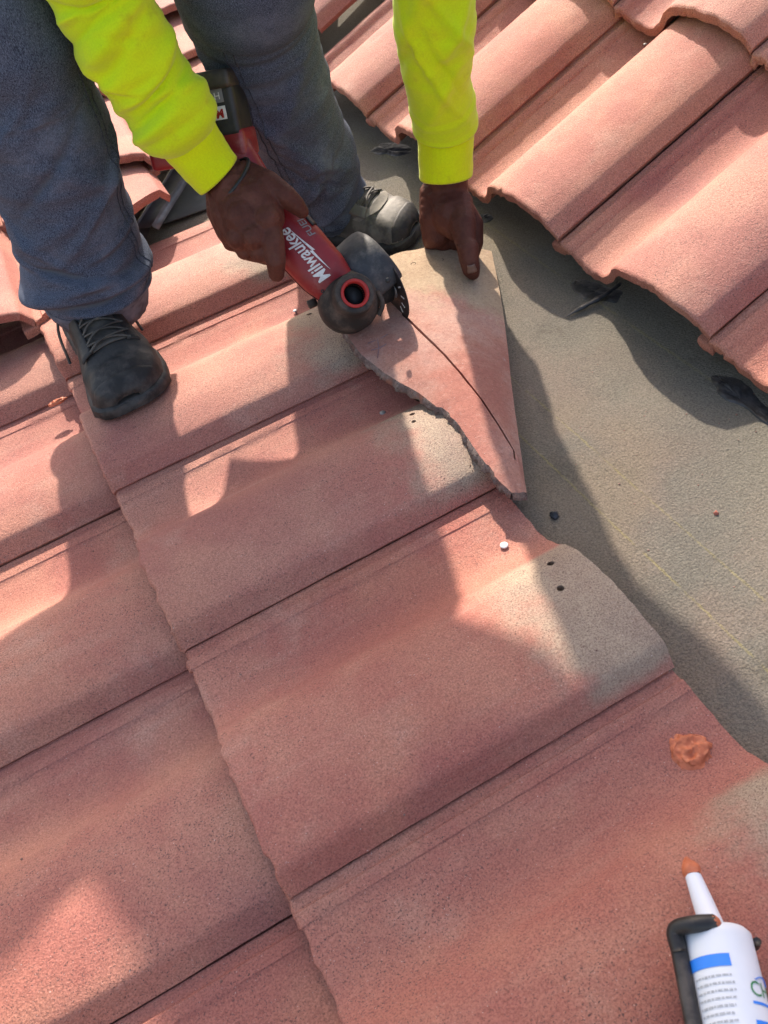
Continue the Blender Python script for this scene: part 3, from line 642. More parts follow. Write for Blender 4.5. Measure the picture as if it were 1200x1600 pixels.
# blade in the plane of the saw cut, guard over it
K0, K1 = PW(629, 490, .048), PW(719, 581, .042); kd = (K1 - K0) / np.linalg.norm(K1 - K0)
up = V3((0, 0, 1)) - kd * kd[2]; up /= np.linalg.norm(up); bxs = np.cross(kd, up)          # spindle direction
if bxs @ (HEADP - K0) > 0: bxs = -bxs
BC = K0 + up * .033 - kd * .016
yaw = bxs
v, f = lathe(BC, bxs, [(-.0009, .0045), (-.0009, .0435), (.0, .0445), (.0009, .0435), (.0009, .0045)], 64); bl_ = add('cutting_disc', v, f, BLADEM, tool)
v, f = lathe(BC, bxs, [(-.006, .0001), (-.006, .009), (-.0035, .010), (-.0012, .0125), (.0012, .0125), (.003, .008), (.003, .0001)], 28); add('arbor_nut', v, f, STEEL, tool)
sp = MB()
for a in np.linspace(-.6, .9, 4):
    c = BC - bxs * .0012 + (kd * cos(a) - up * sin(a)) * .030
    sp.addm(*boxm(c, kd * cos(a) - up * sin(a), bxs, np.cross(kd * cos(a) - up * sin(a), bxs), .009, .0004, .0022))
sp.go('blade_slot', WHITE, tool, smooth=False)
GC = PZ(566, 401, 1.200)
gdir = (PZ(612, 436, 1.180) - PZ(545, 372, 1.212)); gdir /= np.linalg.norm(gdir)
gn = -ray(575, 405) * .75 + up * .5; gn -= gdir * (gn @ gdir); gn /= np.linalg.norm(gn); gw = np.cross(gdir, gn)
def guard_pt(a, x, r): return GC - gn * .034 + (gdir * cos(a) * 1.06 + gn * sin(a)) * r + gw * x
rows = []
prof_g = [(-.0265, .026), (-.0265, .041), (-.024, .0445), (-.017, .0462), (0, .0468), (.017, .0462), (.024, .0445), (.0265, .041), (.0265, .026)]
for a in np.linspace(rad(12), rad(176), 34):
    k_ = 1 + .10 * abs(cos(a)) ** 3; rows.append([guard_pt(a, x * (1 - .12 * max(0, -cos(a)) ** 2), r_ * k_) for x, r_ in prof_g])
v, f = grid(np.array(rows)); g_ = add('blade_guard', v, f, GUARD, tool, sharp=50); mo = g_.modifiers.new('t', 'SOLIDIFY'); mo.thickness = .003
# gear head between body and disc
mbx = MB(); gh = (HEADP + BC) / 2
mbx.addm(*lathe(HEADP - (BC - HEADP) * .1, BC - HEADP, [(0, .0001), (0, .030), (.02, .030), (.034, .022), (np.linalg.norm(BC - HEADP), .016), (np.linalg.norm(BC - HEADP) * 1.05, .001)], 28))
mbx.go('gear_head', BLACK, tool)
mbx = MB(); c = PZ(598, 470, 1.20)
mbx.addm(*tube(spline([PZ(590, 455, 1.19), PZ(598, 475, 1.192), PZ(592, 492, 1.20)], 8), .0035, 8)); mbx.go('guard_lever', RUBBER, tool)
v, f = lathe(PZ(606, 438, 1.165), -ray(600, 440), [(-.004, .0035), (.002, .0035), (.002, .0001)], 12); add('guard_screw', v, f, BLACK, tool)
v, f = lathe(PZ(488, 474, 1.225), bxs, [(-.006, .0001), (-.006, .006), (.006, .006), (.006, .0001)], 12); add('spindle_button', v, f, RUBBER, tool)
# battery behind the sleeve
bcx = PZ(300, 172, 1.165); ex = PZ(400, 160, 1.150) - PZ(220, 190, 1.185); ex /= np.linalg.norm(ex)
ez = -ray(300, 180); ez -= ex * (ez @ ex); ez /= np.linalg.norm(ez); ey = np.cross(ez, ex)
v, f = boxm(bcx, ex, ey, ez, .142, .078, .060, .008); bat = add('battery', v, f, BLACK, tool, sharp=40)
v, f = boxm(bcx + ey * .030 + ex * .048 + ez * .012, ex, ey, ez, .050, .022, .058, .006); add('battery_shoulder', v, f, simple('worn_plastic', (.07, .055, .04), (.03, .027, .025), .55, .4, 30), bat, sharp=40)
v, f = boxm(bcx - ey * .048 + ex * .004 - ez * .002, ex, ey, ez, .138, .038, .062, .008); add('handle_foot', v, f, RED, tool, sharp=40)
gp = bcx + ez * .0308 + ex * .047
v, f = boxm(gp + ey * .012, ex, ey, ez, .020, .018, .0012, .0004); add('battery_label', v, f, GREYP, bat)
v, f = boxm(gp - ey * .009, ex, ey, ez, .020, .016, .0012, .0004); add('battery_label', v, f, WHITE, bat)
v, f = text_mesh('H', .012); add('lettering', [gp + ez * .0011 + ex * (-.002 + p[0]) + ey * (.007 + p[1]) for p in v], f, WHITE, bat)
v, f = text_mesh('M', .014, 0, .0006); add('lettering', [gp + ez * .0011 + ex * (-.004 + p[0]) + ey * (-.0145 + p[1]) for p in v], f, REDRING, bat)

# ------------------------------------------------------------------ the worker
# joints (roof frame)
def pz(x, y, z, hpx): return (PZ(x, y, z), pxr(hpx, z))
kneeA, hipA = V3((.11, .60, .56)), V3((.05, .80, .73))
kneeB, hipB = V3((.425, .50, .49)), V3((.31, .84, .72))
elbA, shoA = PZ(116, -85, .925), V3((.40, .50, .90))
elbB, shoB = PY(676, -90, .39), V3((.74, .51, .85))
neck, headc = V3((.57, .47, .98)), V3((.56, .33, 1.03))
wrA, wrB = PZ(352, 272, 1.143), PZ(700, 290, 1.32)
chains = [[(hipA * .5 + hipB * .5 + V3((.05, .04, .02)), .10), (V3((.44, .69, .83)), .10), (neck * .75 + V3((.41, .69, .83)) * .25, .10), (neck, .06), (headc + V3((0, .04, -.02)), .06)],
          [(shoA, .055), (elbA, .042), (pz(190, 58, 1.0, 1)[0], .036), (pz(285, 197, 1.09, 1)[0], .032)], [(shoB, .055), (elbB, .042), (pz(681, 80, 1.145, 1)[0], .034), (pz(692, 185, 1.255, 1)[0], .031)],
          [(shoA, .06), (neck + V3((0, .03, -.04)), .07), (shoB, .06)],
          [(hipA, .085), (kneeA, .055), (PY(120, 380, .57), .045), (PY(158, 478, .615), .035)], [(hipB, .085), (kneeB, .055), (PY(480, 240, .66), .045), (PY(545, 340, .745), .034)]]
hd = headc
hv = [(hd, (.074, 0, 0), (0, .092, .02), (0, -.03, .098)), (hd + V3((0, -.035, -.06)), (.055, 0, 0), (0, .055, .0), (0, 0, .05)),
      (hd + V3((0, -.093, -.028)), (.013, 0, 0), (0, .018, .008), (0, -.006, .022)), (hd + V3((-.075, .01, -.02)), (.01, 0, 0), (0, .02, 0), (0, 0, .032)), (hd + V3((.075, .01, -.02)), (.01, 0, 0), (0, .02, 0), (0, 0, .032))]
bv, bf = organic(chains, .011, 4, hv)
# hand on the saw: palm over the handle, thumb along the top, forefinger down the side
HZ = -.025
def hp(x, y, z, r): return (PZ(x, y, z + HZ), pxr(r, z + HZ))
handA = [
    [(pz(288, 200, 1.09, 1)[0], .031), (pz(318, 236, 1.115, 1)[0], .029), hp(352, 272, 1.168, 32), hp(368, 300, 1.160, 38)],
    [hp(368, 295, 1.160, 34), hp(398, 310, 1.152, 36), hp(418, 340, 1.148, 28)],
    [hp(362, 305, 1.160, 34), hp(380, 340, 1.150, 35), hp(398, 368, 1.150, 26)],
    [hp(350, 305, 1.168, 28), hp(358, 335, 1.163, 30), hp(374, 368, 1.160, 24)],
    [hp(342, 300, 1.175, 22), hp(346, 330, 1.175, 24), hp(356, 360, 1.178, 20)],
    [hp(420, 345, 1.147, 20), hp(427, 380, 1.140, 19), hp(431, 408, 1.146, 16.5), hp(432, 428, 1.160, 13)],       # forefinger
    [hp(398, 368, 1.150, 22), hp(408, 393, 1.152, 19), hp(421, 400, 1.175, 16), hp(438, 396, 1.195, 14)],         # middle
    [hp(374, 368, 1.160, 21), hp(384, 390, 1.166, 17), hp(402, 396, 1.190, 15), hp(420, 388, 1.212, 13)],         # ring
    [hp(356, 360, 1.178, 18), hp(362, 378, 1.186, 15), hp(380, 384, 1.208, 13), hp(398, 375, 1.225, 12)],         # little
    [hp(385, 275, 1.158, 24), hp(418, 288, 1.148, 22), hp(446, 306, 1.146, 18), hp(462, 320, 1.152, 15), hp(472, 331, 1.158, 11)],   # thumb
]
for kx, ky, kz, kr in ((416, 339, 1.140, 23), (396, 366, 1.142, 22), (372, 367, 1.152, 20), (355, 359, 1.170, 18)): handA.append([hp(kx - 3, ky - 6, kz, kr * .8), hp(kx + 2, ky + 4, kz - .002, kr)])
av, af = organic(handA, .0018, 3)
HZ = .095
handB = [
    [(pz(692, 180, 1.25, 1)[0], .031), (pz(697, 240, 1.29, 1)[0], .030), hp(700, 290, 1.225, 33), hp(698, 312, 1.235, 36)],
    [hp(684, 305, 1.240, 30), hp(682, 340, 1.245, 28), hp(682, 366, 1.255, 24)],
    [hp(700, 310, 1.235, 34), hp(706, 335, 1.225, 34), hp(716, 352, 1.222, 26)],
    [hp(675, 345, 1.252, 19), hp(674, 372, 1.262, 15), hp(676, 388, 1.285, 12), hp(682, 396, 1.300, 10)],
    [hp(690, 350, 1.252, 20), hp(692, 376, 1.262, 16), hp(695, 392, 1.287, 13), hp(700, 402, 1.305, 11)],
    [hp(708, 350, 1.250, 20), hp(712, 376, 1.262, 15), hp(714, 390, 1.285, 13), hp(716, 402, 1.302, 11)],
    [hp(722, 335, 1.240, 24), hp(740, 350, 1.240, 16), hp(743, 378, 1.246, 13), hp(738, 400, 1.262, 11)],                    # forefinger
    [hp(716, 318, 1.222, 24), hp(723, 350, 1.203, 22), hp(728, 380, 1.196, 17), hp(731, 388, 1.193, 18), hp(733, 406, 1.197, 16), hp(736, 419, 1.202, 15), hp(739, 427, 1.207, 11)],      # thumb
]
cv, cf = organic(handB, .0018, 3)
mb = MB(); mb.addm(bv, bf); mb.addm(av, af); mb.addm(cv, cf)
pbase = V3((.32, .66, .0))
person = mb.go('person', SKIN, base=pbase)
prop(person, 'worker in bright yellow-green sleeves and dark jeans bending over the tiles to saw one', 'person')
def nailplate(tip, back, nrm, w_, l_):
    d = V3(back) - V3(tip); d /= np.linalg.norm(d); n_ = V3(nrm) - d * (V3(nrm) @ d); n_ /= np.linalg.norm(n_); s_ = np.cross(d, n_)
    P = [[V3(tip) + d * l_ * (i / 5) + s_ * w_ * (j - 3) / 3 * (.8 + .2 * sin(pi * min(1, i / 5 + .3))) - n_ * .0016 * ((j - 3) / 3) ** 2 - n_ * .0012 * (1 - i / 5) ** 2 for j in range(7)] for i in range(6)]
    return grid(np.array(P))
v, f = nailplate(PZ(738.5, 426.5, 1.190 + HZ), PZ(735, 409, 1.1795 + HZ), -ray(737, 415), .0068, .0125); q = add('thumb_nail', v, f, NAILSK, person); mo = q.modifiers.new('t', 'SOLIDIFY'); mo.thickness = .001

# sleeves, torso: fleece with soft folds
def cloth_tube(px, n, nth, fold, up=None, taper=0.0):
    """px rows: point, radius; fold(s, theta, radius) gives the outward offset"""
    A = spline([np.r_[p, r] for p, r in px], n); pts, rs = A[:, :3], A[:, 3]; fr_ = frames(pts, up if up is not None else -ray(400, 300))
    th_ = np.linspace(0, 2 * pi, nth, endpoint=False); P = []
    for i, (p, r, (t_, u, b)) in enumerate(zip(pts, rs, fr_)):
        s_ = i / (n - 1); k_ = 1 if not taper else min(1, .12 + max(0, .975 - s_) / taper)
        P.append([p + (cos(a) * u + sin(a) * b) * (r + k_ * fold(s_, a, r, p)) for a in th_])
    return np.array(P)
def ridge(x, w): return math.exp(-(x / w) ** 2)
def angd(a, b): return (a - b + pi) % (2 * pi) - pi
def foldset(lst, namp, nscale, seed):
    def fn(s_, a, r, p):
        o_ = namp * fbm(p, nscale, 3, seed) + .0016 * fbm(p, 75, 3, seed + 3)
        for s0, a0, ws, wa, amp, slope in lst:         # ridge centred at s0, a0 running round the limb with a slope
            da = angd(a, a0); o_ += amp * ridge(s_ - s0 - slope * da, ws) * ridge(da, wa)
        return o_
    return fn
armA = [(shoA, .088), (shoA * .5 + elbA * .5 + V3((0, 0, .01)), .074), (elbA, .064), pz(152, -15, .965, 80), pz(190, 58, 1.00, 76), pz(232, 125, 1.045, 70), pz(270, 180, 1.077, 68), pz(288, 206, 1.092, 62), pz(297, 219, 1.10, 46)]
fA = foldset([(.63, -.2, .007, .9, -.004, .03), (.665, .6, .006, .7, -.004, -.03), (.70, -.5, .006, .8, -.004, .035), (.735, .4, .006, .8, -.005, .02), (.765, -.4, .006, .7, -.004, -.03), (.79, .3, .006, 1.0, -.005, .03), (.83, .6, .006, .8, -.004, -.02), (.86, -.3, .006, .8, -.004, .03), (.60, .5, .018, 1.0, .006, .03), (.655, -.6, .016, .9, .007, -.035), (.70, .7, .014, .8, .006, .04), (.75, -.2, .016, 1.1, .0075, .03), (.80, .8, .012, .8, .006, -.045),
              (.845, 0.0, .014, 1.4, .008, .028), (.89, -.8, .014, .9, .006, -.03), (.925, .3, .018, 1.5, .007, .02), (.905, .2, .010, 1.5, -.008, .02), (.775, .1, .010, 1.0, -.005, .03), (.68, .1, .010, 1.0, -.005, -.01)], .006, 22, 3)
PA = cloth_tube(armA, 190, 84, fA)
armB = [(shoB, .088), (shoB * .5 + elbB * .5, .082), (elbB, .056), pz(678, -10, 1.07, 63), pz(680, 60, 1.125, 61), pz(683, 120, 1.175, 56), pz(693, 175, 1.235, 49), pz(696, 205, 1.265, 46), pz(696, 214, 1.27, 43)]
fB = foldset([(.70, -.2, .012, .8, .007, -.10), (.72, -.3, .020, .5, .006, .10), (.80, .3, .014, .7, .007, -.14), (.78, .0, .010, .6, -.005, -.13), (.86, .2, .02, .6, .005, .10), (.64, .4, .022, .6, .006, .12), (.975, 0, .012, 3, .0025, 0), (.76, 1.0, .02, .5, -.004, .1)], .0045, 20, 8)
PB = cloth_tube(armB, 170, 76, fB)
pel = (hipA + hipB) / 2
torso = [(pel + V3((.09, .06, -.05)), .12), (pel + V3((.12, .02, .05)), .125), (V3((.44, .70, .83)), .14), (V3((.53, .57, .89)), .16), (neck + V3((0, .03, -.03)), .12), (neck + V3((0, .0, .02)), .065)]
PT = cloth_tube(torso, 60, 48, foldset([], .012, 9, 5), up=(1, 0, 0))
mb = MB()
for P in (PA, PB, PT): mb.addm(*grid(P, close_v=True))
iv, jf = ico(3)
for s_ in (shoA, shoB): mb.addm(iv * .105 + (s_ * .8 + neck * .2), jf)
mb.go('shirt', HIVIS, person)
def cuff(px, seed):
    A = spline([np.r_[p, r] for p, r in px], 26); fr_ = frames(A[:, :3], -ray(400, 300)); th_ = np.linspace(0, 2 * pi, 120, endpoint=False); P = []
    for i in range(26):
        t_, u, b = fr_[i]; P.append([A[i, :3] + (cos(a) * u + sin(a) * b) * (A[i, 3] + .0002 * sin(a * 40) + .0018 * fbm(A[i, :3] + u * cos(a) * .03 + b * sin(a) * .03, 40, 2, seed)) for a in th_])
    P.append([A[25, :3] + (cos(a) * fr_[25][1] + sin(a) * fr_[25][2]) * (A[25, 3] - .004) - fr_[25][0] * .004 for a in th_])
    P.append([A[25, :3] + (cos(a) * fr_[25][1] + sin(a) * fr_[25][2]) * (A[25, 3] - .005) - fr_[25][0] * .04 for a in th_])
    v, f = grid(np.array(P), close_v=True); return add('cuff', v, f, CUFFM, person)
cuff([pz(291, 210, 1.097, 50), pz(303, 227, 1.105, 46), pz(325, 256, 1.122, 43), pz(342, 274, 1.132, 41)], 2)
cuff([pz(696, 210, 1.27, 45), pz(696, 222, 1.276, 44), pz(696, 250, 1.292, 43), pz(697, 276, 1.306, 43)], 6)
br = frames([PZ(330, 255, 1.122), PZ(362, 290, 1.142)], -ray(345, 270))[0]; c = PZ(357, 285, 1.136)
ring_ = [c + br[1] * cos(a) * .0385 + br[2] * sin(a) * .038 + br[0] * .004 * sin(a + .6) for a in np.linspace(0, 2 * pi, 49)]
v, f = tube(ring_, .0025, 8, caps=False); add('bracelet', v, f, BLACK, person)
# jeans
legA = [(hipA + V3((0, .03, .02)), .125), (hipA * .5 + kneeA * .5, .102), (kneeA, .088), (PY(-24, 5, .56), .084), (PY(46, 150, .575), .086), (PY(84, 265, .590), .087), (PY(118, 365, .605), .087), (PY(137, 425, .612), .088), (PY(155, 466, .618), .073), (PY(161, 482, .620), .066)]
fL = foldset([(.900, .1, .009, 2.0, .010, .012), (.917, .0, .006, 2.0, -.009, .010), (.934, -.2, .007, 1.8, .008, -.012), (.948, .3, .005, 1.4, -.006, .01), (.64, .9, .012, .8, .010, .12), (.68, .2, .010, .7, -.007, .10), (.73, -.6, .012, .8, .010, .10), (.80, .8, .010, .7, .008, -.08), (.83, -.3, .009, 1.0, .009, .03), (.858, .3, .007, 1.0, -.009, -.02), (.89, .5, .009, .9, .010, .03), (.60, .3, .02, .7, .006, .07), (.70, -.5, .018, .7, .007, -.06), (.775, .4, .016, .8, .007, .05), (.845, .2, .012, 1.2, -.010, .02), (.875, -.1, .014, 1.3, .009, -.02), (.915, .5, .010, 1.0, -.008, .03), (.905, -1.2, .014, .7, .006, 0), (.945, 0, .012, 1.6, .006, .015), (.93, 1.5, .02, .7, .002, 0), (.965, .3, .007, .8, -.005, -.02)], .007, 14, 21)
PLA = cloth_tube(legA, 220, 96, fL, taper=.028)
legB = [(hipB + V3((0, .03, .02)), .125), (hipB * .5 + kneeB * .5, .102), (kneeB, .088), (PY(385, 0, .545), .085), (PY(420, 100, .590), .078), (PY(455, 190, .640), .076), (PY(490, 262, .690), .074), (PY(520, 312, .730), .060), (PY(538, 342, .748), .053)]
fR = foldset([(.66, .6, .012, .8, .009, -.12), (.74, .1, .012, .7, .009, -.10), (.77, .3, .009, .7, -.007, -.10), (.84, .7, .010, .8, .011, .08), (.865, .9, .008, .7, -.009, .06), (.90, .6, .010, .7, .009, .05), (.94, .2, .009, .9, .007, .0), (.62, .0, .02, .6, .006, .10), (.70, .9, .02, .6, .006, -.08), (.79, .5, .016, .8, .010, .07), (.845, .6, .014, .8, -.009, .05), (.88, .3, .014, 1.0, .010, .03), (.93, -.2, .012, 1.0, .006, -.03), (.91, .9, .012, .7, -.007, .0)], .007, 14, 33)
PLB = cloth_tube(legB, 220, 90, fR, taper=.05)
mb = MB(); mb.addm(*grid(PLA, close_v=True)); mb.addm(*grid(PLB, close_v=True)); mb.addm(iv * np.array([.17, .12, .11]) + pel + V3((.04, .06, -.01)), jf)
jeans = mb.go('jeans', DENIM, person)
for PL, i_s in ((PLA, 80), (PLB, 9)):
    n_, k_ = PL.shape[:2]
    # turned hem: a doubled band with puckers
    P = []
    for j, (row, off) in enumerate(((n_ - 14, .0006), (n_ - 13, .0024), (n_ - 9, .0030), (n_ - 5, .0028), (n_ - 1, .0030), (n_ - 1, -.004))):
        c = PL[row].mean(0); ring = []
        for i in range(k_):
            d_ = PL[row, i] - c; d_ /= np.linalg.norm(d_); ring.append(PL[row, i] + d_ * (off + (.0007 * sin(i * 2 * pi / k_ * 24) if 1 < j < 5 else 0)))
        P.append(ring)
    v, f = grid(np.array(P), close_v=True); add('hem', v, f, HEMM, jeans)
    mb = MB()
    for dI in (0, 2):
        line = []
        for r_ in range(n_ // 2, n_ - 14): c = PL[r_].mean(0); p = PL[r_, (i_s + dI) % k_]; line.append(p + (p - c) / np.linalg.norm(p - c) * .0006)
        mb.addm(*tube(line, .0008, 5))
    mb.go('seam', THREAD, jeans)
# a knitted cap above the picture
v, f = lathe(headc + V3((0, .01, .02)), (0, -.05, 1), [(-.005, .098), (.0, .100), (.03, .098), (.07, .075), (.095, .035), (.10, .001)], 32); add('cap', v, f, BLACK, person)

# shoes
def shoe(O, dirv, upv, mu, msole, sc_, trim, toe_patch, flip=1, label=None):
    x = V3(dirv) / np.linalg.norm(dirv); z = V3(upv) - x * (V3(upv) @ x); z /= np.linalg.norm(z); y = np.cross(z, x) * flip
    F = lambda a, b, c: V3(O) + (x * a + y * b + z * c) * sc_
    ts = np.linspace(0, 1, 44)
    tk = [0, .03, .10, .25, .40, .55, .70, .82, .91, .97, 1]
    wl_ = np.interp(ts, tk, [.006, .026, .036, .037, .038, .045, .053, .056, .053, .040, .018])     # half width
    ht = np.interp(ts, tk, [.070, .100, .118, .125, .118, .092, .072, .063, .057, .048, .032])
    cy = np.interp(ts, tk, [0, 0, 0, 0, .002, .004, .004, .001, -.004, -.008, -.010])
    rows = []
    for t_, w_, h_, c_ in zip(ts, wl_, ht, cy):
        row = []
        for a in np.linspace(0, pi, 32):
            sn, cs = sin(a), cos(a); e = .80
            bulge = .0018 * fbm((t_ * 3, a, 0), 2.2, 3, 4) + (.003 * sin(t_ * 60) * ridge(t_ - .80, .05) * sn)
            fx = -.120 + .30 * t_
            row.append(F(fx, c_ + math.copysign(abs(cs) ** e, cs) * (w_ + bulge) * (1 - .25 * sn * sn * (t_ < .5)), .016 + (h_ - .016) * sn ** .72 + bulge))
        rows.append(row)
    R_ = np.array(rows); v, f = grid(R_); up_ = add('shoe', v, [q[::-1] for q in f], mu, person)
    mo = up_.modifiers.new('t', 'SOLIDIFY'); mo.thickness = .002
    rows = []
    for t_, w_, c_ in zip(ts, wl_, cy):
        fx = -.120 + .30 * t_; ww = w_ + .0045; fx2 = fx + (.004 if t_ > .9 else -.003 if t_ < .1 else 0); sp_ = .010 * max(0, (t_ - .82) / .18) ** 2
        g = .0012 * sin(t_ * 120)
        rows.append([F(fx2, c_ - ww * .92, sp_ * .9), F(fx2, c_ - ww - g, .005 + sp_), F(fx2, c_ - ww, .018 + sp_ * .4), F(fx2, c_ - ww + .006, .024), F(fx2, c_ + ww - .006, .024), F(fx2, c_ + ww, .018 + sp_ * .4), F(fx2, c_ + ww + g, .005 + sp_), F(fx2, c_ + ww * .92, sp_ * .9)])
    v, f = grid(np.array(rows), close_v=True); f += [tuple(range(8)), tuple(43 * 8 + i for i in range(8))[::-1]]
    add('sole', v, f, msole, up_, sharp=50)
    def top(t_, q):                                    # q -1..1 across the top of the upper
        i = t_ * 43; i0 = min(int(i), 42); fr_ = i - i0; a = pi / 2 - q * pi / 2; j = a / pi * 31; j0 = min(int(j), 30); fj = j - j0
        p = (R_[i0, j0] * (1 - fj) + R_[i0, j0 + 1] * fj) * (1 - fr_) + (R_[i0 + 1, j0] * (1 - fj) + R_[i0 + 1, j0 + 1] * fj) * fr_
        return p + z * .002 * sc_
    # toe bumper, tongue, eyelet stays, crease, laces
    P = [[top(t_, q) - z * .0004 for q in np.linspace(-1, 1, 22)] for t_ in np.linspace(.925, .999, 8)]; v, f = grid(np.array(P)); q_ = add('toe_bumper', v, f, msole, up_); mo = q_.modifiers.new('t', 'SOLIDIFY'); mo.thickness = .004
    P = [[top(.42 + .33 * i / 12, q * (.34 - .08 * i / 12)) + z * .001 for q in np.linspace(-1, 1, 9)] for i in range(13)]; v, f = grid(np.array(P)); q_ = add('tongue', v, f, LACE, up_); mo = q_.modifiers.new('t', 'SOLIDIFY'); mo.thickness = .002
    for sg in (-1, 1):
        P = [[top(.40 + .36 * i / 12, sg * (q + .12 * (1 - i / 12) * .3)) + z * .0016 for q in (.26, .30, .40, .48, .52)] for i in range(13)]; v, f = grid(np.array(P)); q_ = add('eyestay', v, f, trim, up_); mo = q_.modifiers.new('t', 'SOLIDIFY'); mo.thickness = .003
    if toe_patch:
        P = [[top(.775 + .045 * i / 5 - .10 * abs(q) ** 2, q * .62) + z * .0006 for q in np.linspace(-1, 1, 18)] for i in range(6)]; v, f = grid(np.array(P)); add('toe_trim', v, f, PALE, up_)
    lc = MB()
    for i in range(6):
        t0 = .43 + .054 * i
        for sg in (-1, 1):
            pts_ = [top(t0 + .0, sg * .36) + z * .003, top(t0 + .020, sg * .16) + z * .006, top(t0 + .036, -sg * .10) + z * (.0065 + sg * .001), top(t0 + .054, -sg * .34) + z * .003]
            lc.addm(*tube(spline(pts_, 12), .0024, 6, flat=.6))
    for sg in (-1, 1):
        lc.addm(*tube(spline([top(.40, sg * .30) + z * .004, top(.40, sg * .55) + z * .012, top(.42, sg * .80) + z * .010 + y * sg * .012, top(.47, sg * .95) + y * sg * .018 + z * -.012], 14), .0022, 6))
    lc.go('laces', LACE, up_)
    return up_
shoe((.077, .590, .030), (.045, -1, .0), (0, 0, 1), SHOEA, SOLE, 1.02, SHOEA, False)
shoe((.530, .745, deck_w(.53, .745) + .003), (.60, -.80, .03), (-.08, 0, 1), SHOEB, SOLE, 1.0, SHOEB, True, flip=1)

# ------------------------------------------------------------------ caulking gun with its tube
t0 = PW(1119, 1466, .058); t1 = PW(1158, 1640, .062); td = (t1 - t0) / np.linalg.norm(t1 - t0); LT = .21; t1 = t0 + td * LT; RT = .0242
tube_o = empty('sealant_tube', t0 + td * .1 - V3((0, 0, RT)), 'white sealant tube with blue bands and a white nozzle tipped orange', 'sealant tube')
v, f = lathe(t0, td, [(-.004, .009), (-.003, RT * .9), (.0, RT), (.004, RT * 1.0), (LT * .5, RT), (LT, RT), (LT, .001)], 64); add('cartridge', v, f, TUBEM, tube_o, sharp=40)
nt_ = PW(1074, 1347, .050); nd_ = nt_ - t0; nl = np.linalg.norm(nd_)
v, f = lathe(t0 - td * .002, nd_, [(0, .0098), (.004, .0098), (.006, .0088), (nl * .45, .0075), (nl * .80, .0058), (nl * .81, .0052), (nl * .80, .0001)], 32); add('nozzle', v, f, NOZ, tube_o, sharp=40)
pts = [t0 - td * .002 + nd_ * q for q in np.linspace(.76, 1.02, 12)]
v, f = tube(pts, np.array([.0060, .0066, .0070, .0072, .0069, .0066, .0062, .0055, .0047, .0038, .0026, .0006]), 18)
v = np.array([p + V3((1, 1, 1)) * .0012 * fbm(p, 160, 3, 2) for p in v]); add('sealant_tip', v, f, SEAL, tube_o)
tu = V3((0, 0, 1)) - td * td[2]; tu /= np.linalg.norm(tu); tb = np.cross(td, tu)
if tb @ (PW(1200, 1500, .05) - PW(1100, 1500, .05)) < 0: tb = -tb
def on_tube(s_, a, off=.0004): return t0 + td * s_ + (tu * cos(a) + tb * sin(a)) * (RT + off)
def band(name, s0, s1, a0, a1, m, off=.0004):
    P = [[on_tube(s_, a, off) for a in np.linspace(a0, a1, 14)] for s_ in np.linspace(s0, s1, 4)]; v, f = grid(np.array(P)); return add(name, v, f, m, tube_o)
band('blue_band', .0185, .0265, -1.35, .10, BLUE)
band('blue_panel', .059, .110, .42, 1.7, BLUE)
mb = MB(); rr = random.Random(4)
for i in range(16):
    a0 = -1.05; a1 = rr.choice((-.02, .04, .08, -.10))
    a = a0
    while a < a1:
        w_ = rr.uniform(.05, .17); P = [[on_tube(.0315 + i * .0046 + dz, q, .0004) for q in np.linspace(a, min(a + w_, a1), 4)] for dz in (0, rr.uniform(.0011, .0016))]; mb.addm(*grid(np.array(P))); a += w_ + .03
prop(mb.go('small_print', FINE, tube_o), kind='stuff')
v, f = text_mesh('CHE', .0135); add('lettering', [on_tube(.044 - p[1], .47 + p[0] / RT, .0005) for p in v], f, GREENP, tube_o)
band('blue_line', .0475, .0492, .47, 1.4, BLUE)
P = [on_tube(.0335 - .003 * sin(pi * q), .72 + .8 * q, .0006) for q in np.linspace(0, 1, 12)]; v, f = tube(P, .0004, 5); add('logo_arc', v, f, BLUE, tube_o)

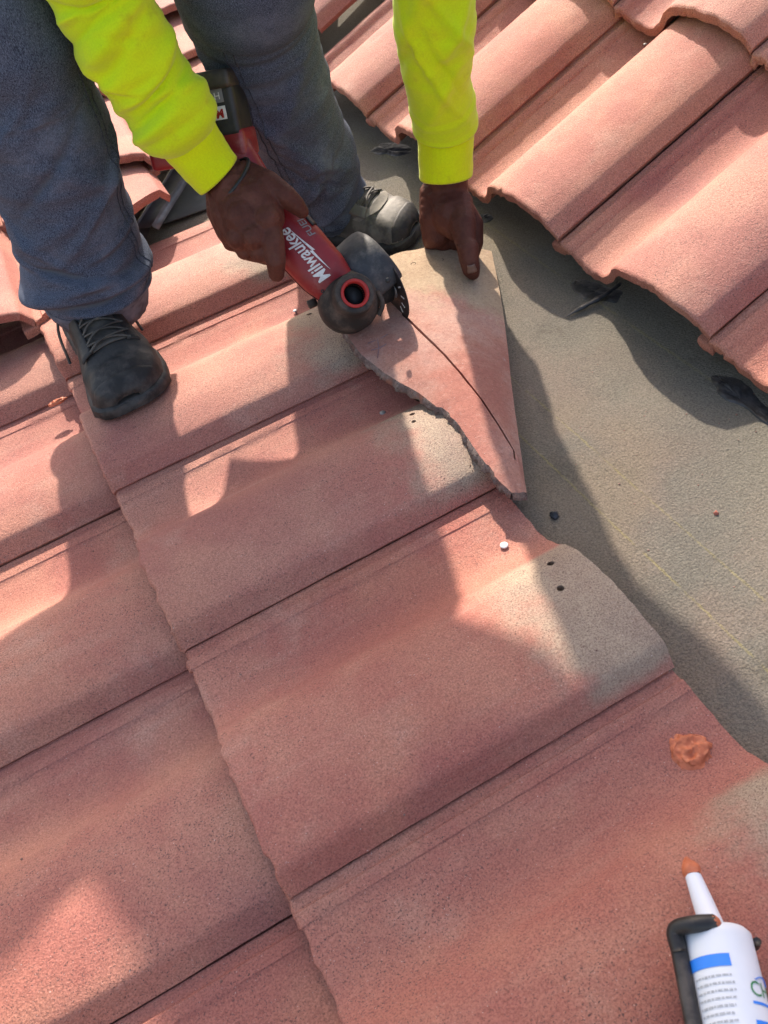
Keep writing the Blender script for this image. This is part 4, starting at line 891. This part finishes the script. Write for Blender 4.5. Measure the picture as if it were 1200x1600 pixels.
gun = empty('caulking_gun', t0 + td * .12 - V3((0, 0, RT + .004)), 'dark open-frame caulking gun cradling the white sealant tube', 'caulking gun')
def rail(a, r0, name='rail'):
    pts_ = [t0 + td * s_ + (tu * cos(a) + tb * sin(a)) * (RT + r0) for s_ in np.linspace(-.004, .225, 10)]; v, f = tube(pts_, .0058, 12, flat=.8); return add(name, v, f, GUNM, gun)
rail(-1.25, .0055); rail(2.75, .0045)
def arc(a0, a1, s_, r0, rt, nm):
    pts_ = [t0 + td * s_ + (tu * cos(a) + tb * sin(a)) * (RT + r0) for a in np.linspace(a0, a1, 14)]; v, f = tube(pts_, rt, 12); return add(nm, v, f, GUNM, gun)
pts_ = spline([t0 + td * .012 + (tu * cos(-1.25) + tb * sin(-1.25)) * (RT + .0055), t0 - td * .001 + (tu * cos(-1.15) + tb * sin(-1.15)) * (RT + .0075), t0 - td * .002 - tb * .016 + tu * .022, t0 - td * .003 + tu * .0205 - tb * .002], 18)
v, f = tube(pts_, .0058, 12); add('front_hook', v, f, GUNM, gun)
iv, jf = ico(2); add('sealant_drip', iv * np.array([.0045, .006, .006]) + pts_[-1], jf, SEAL, gun)
arc(1.45, 5.0, .004, .0026, .0030, 'front_yoke')
P = [[t0 + td * s_ + (tu * cos(a) + tb * sin(a)) * (RT + .0022) for a in np.linspace(2.0, 4.9, 20)] for s_ in np.linspace(.0, .22, 8)]; v, f = grid(np.array(P)); q = add('cradle', v, f, GUNM, gun); mo = q.modifiers.new('t', 'SOLIDIFY'); mo.thickness = .0015
v, f = lathe(t0 + td * .222, td, [(0, .001), (0, .029), (.006, .029), (.010, .012), (.05, .012), (.05, .001)], 32); add('rear_cap', v, f, GUNM, gun)
v, f = tube([t0 + td * .215, t0 + td * .46], .004, 8); add('plunger_rod', v, f, STEEL, gun)
v, f = boxm(t0 + td * .262 - tb * .055 , td, tb, tu, .026, .10, .018, .006); add('handle', v, f, GUNM, gun)
v, f = boxm(t0 + td * .232 - tb * .045 , td, tb, tu, .010, .075, .012, .003); add('trigger', v, f, GUNM, gun)

# ------------------------------------------------------------------ ground far below
gv = [(-300, -300, -3.2), (300, -300, -3.2), (300, 300, -3.2), (-300, 300, -3.2)]
me = bpy.data.meshes.new('ground'); me.from_pydata(gv, [], [(0, 1, 2, 3)]); me.materials.append(GROUND)
g = bpy.data.objects.new('ground', me); COL.objects.link(g); g['kind'] = 'structure'
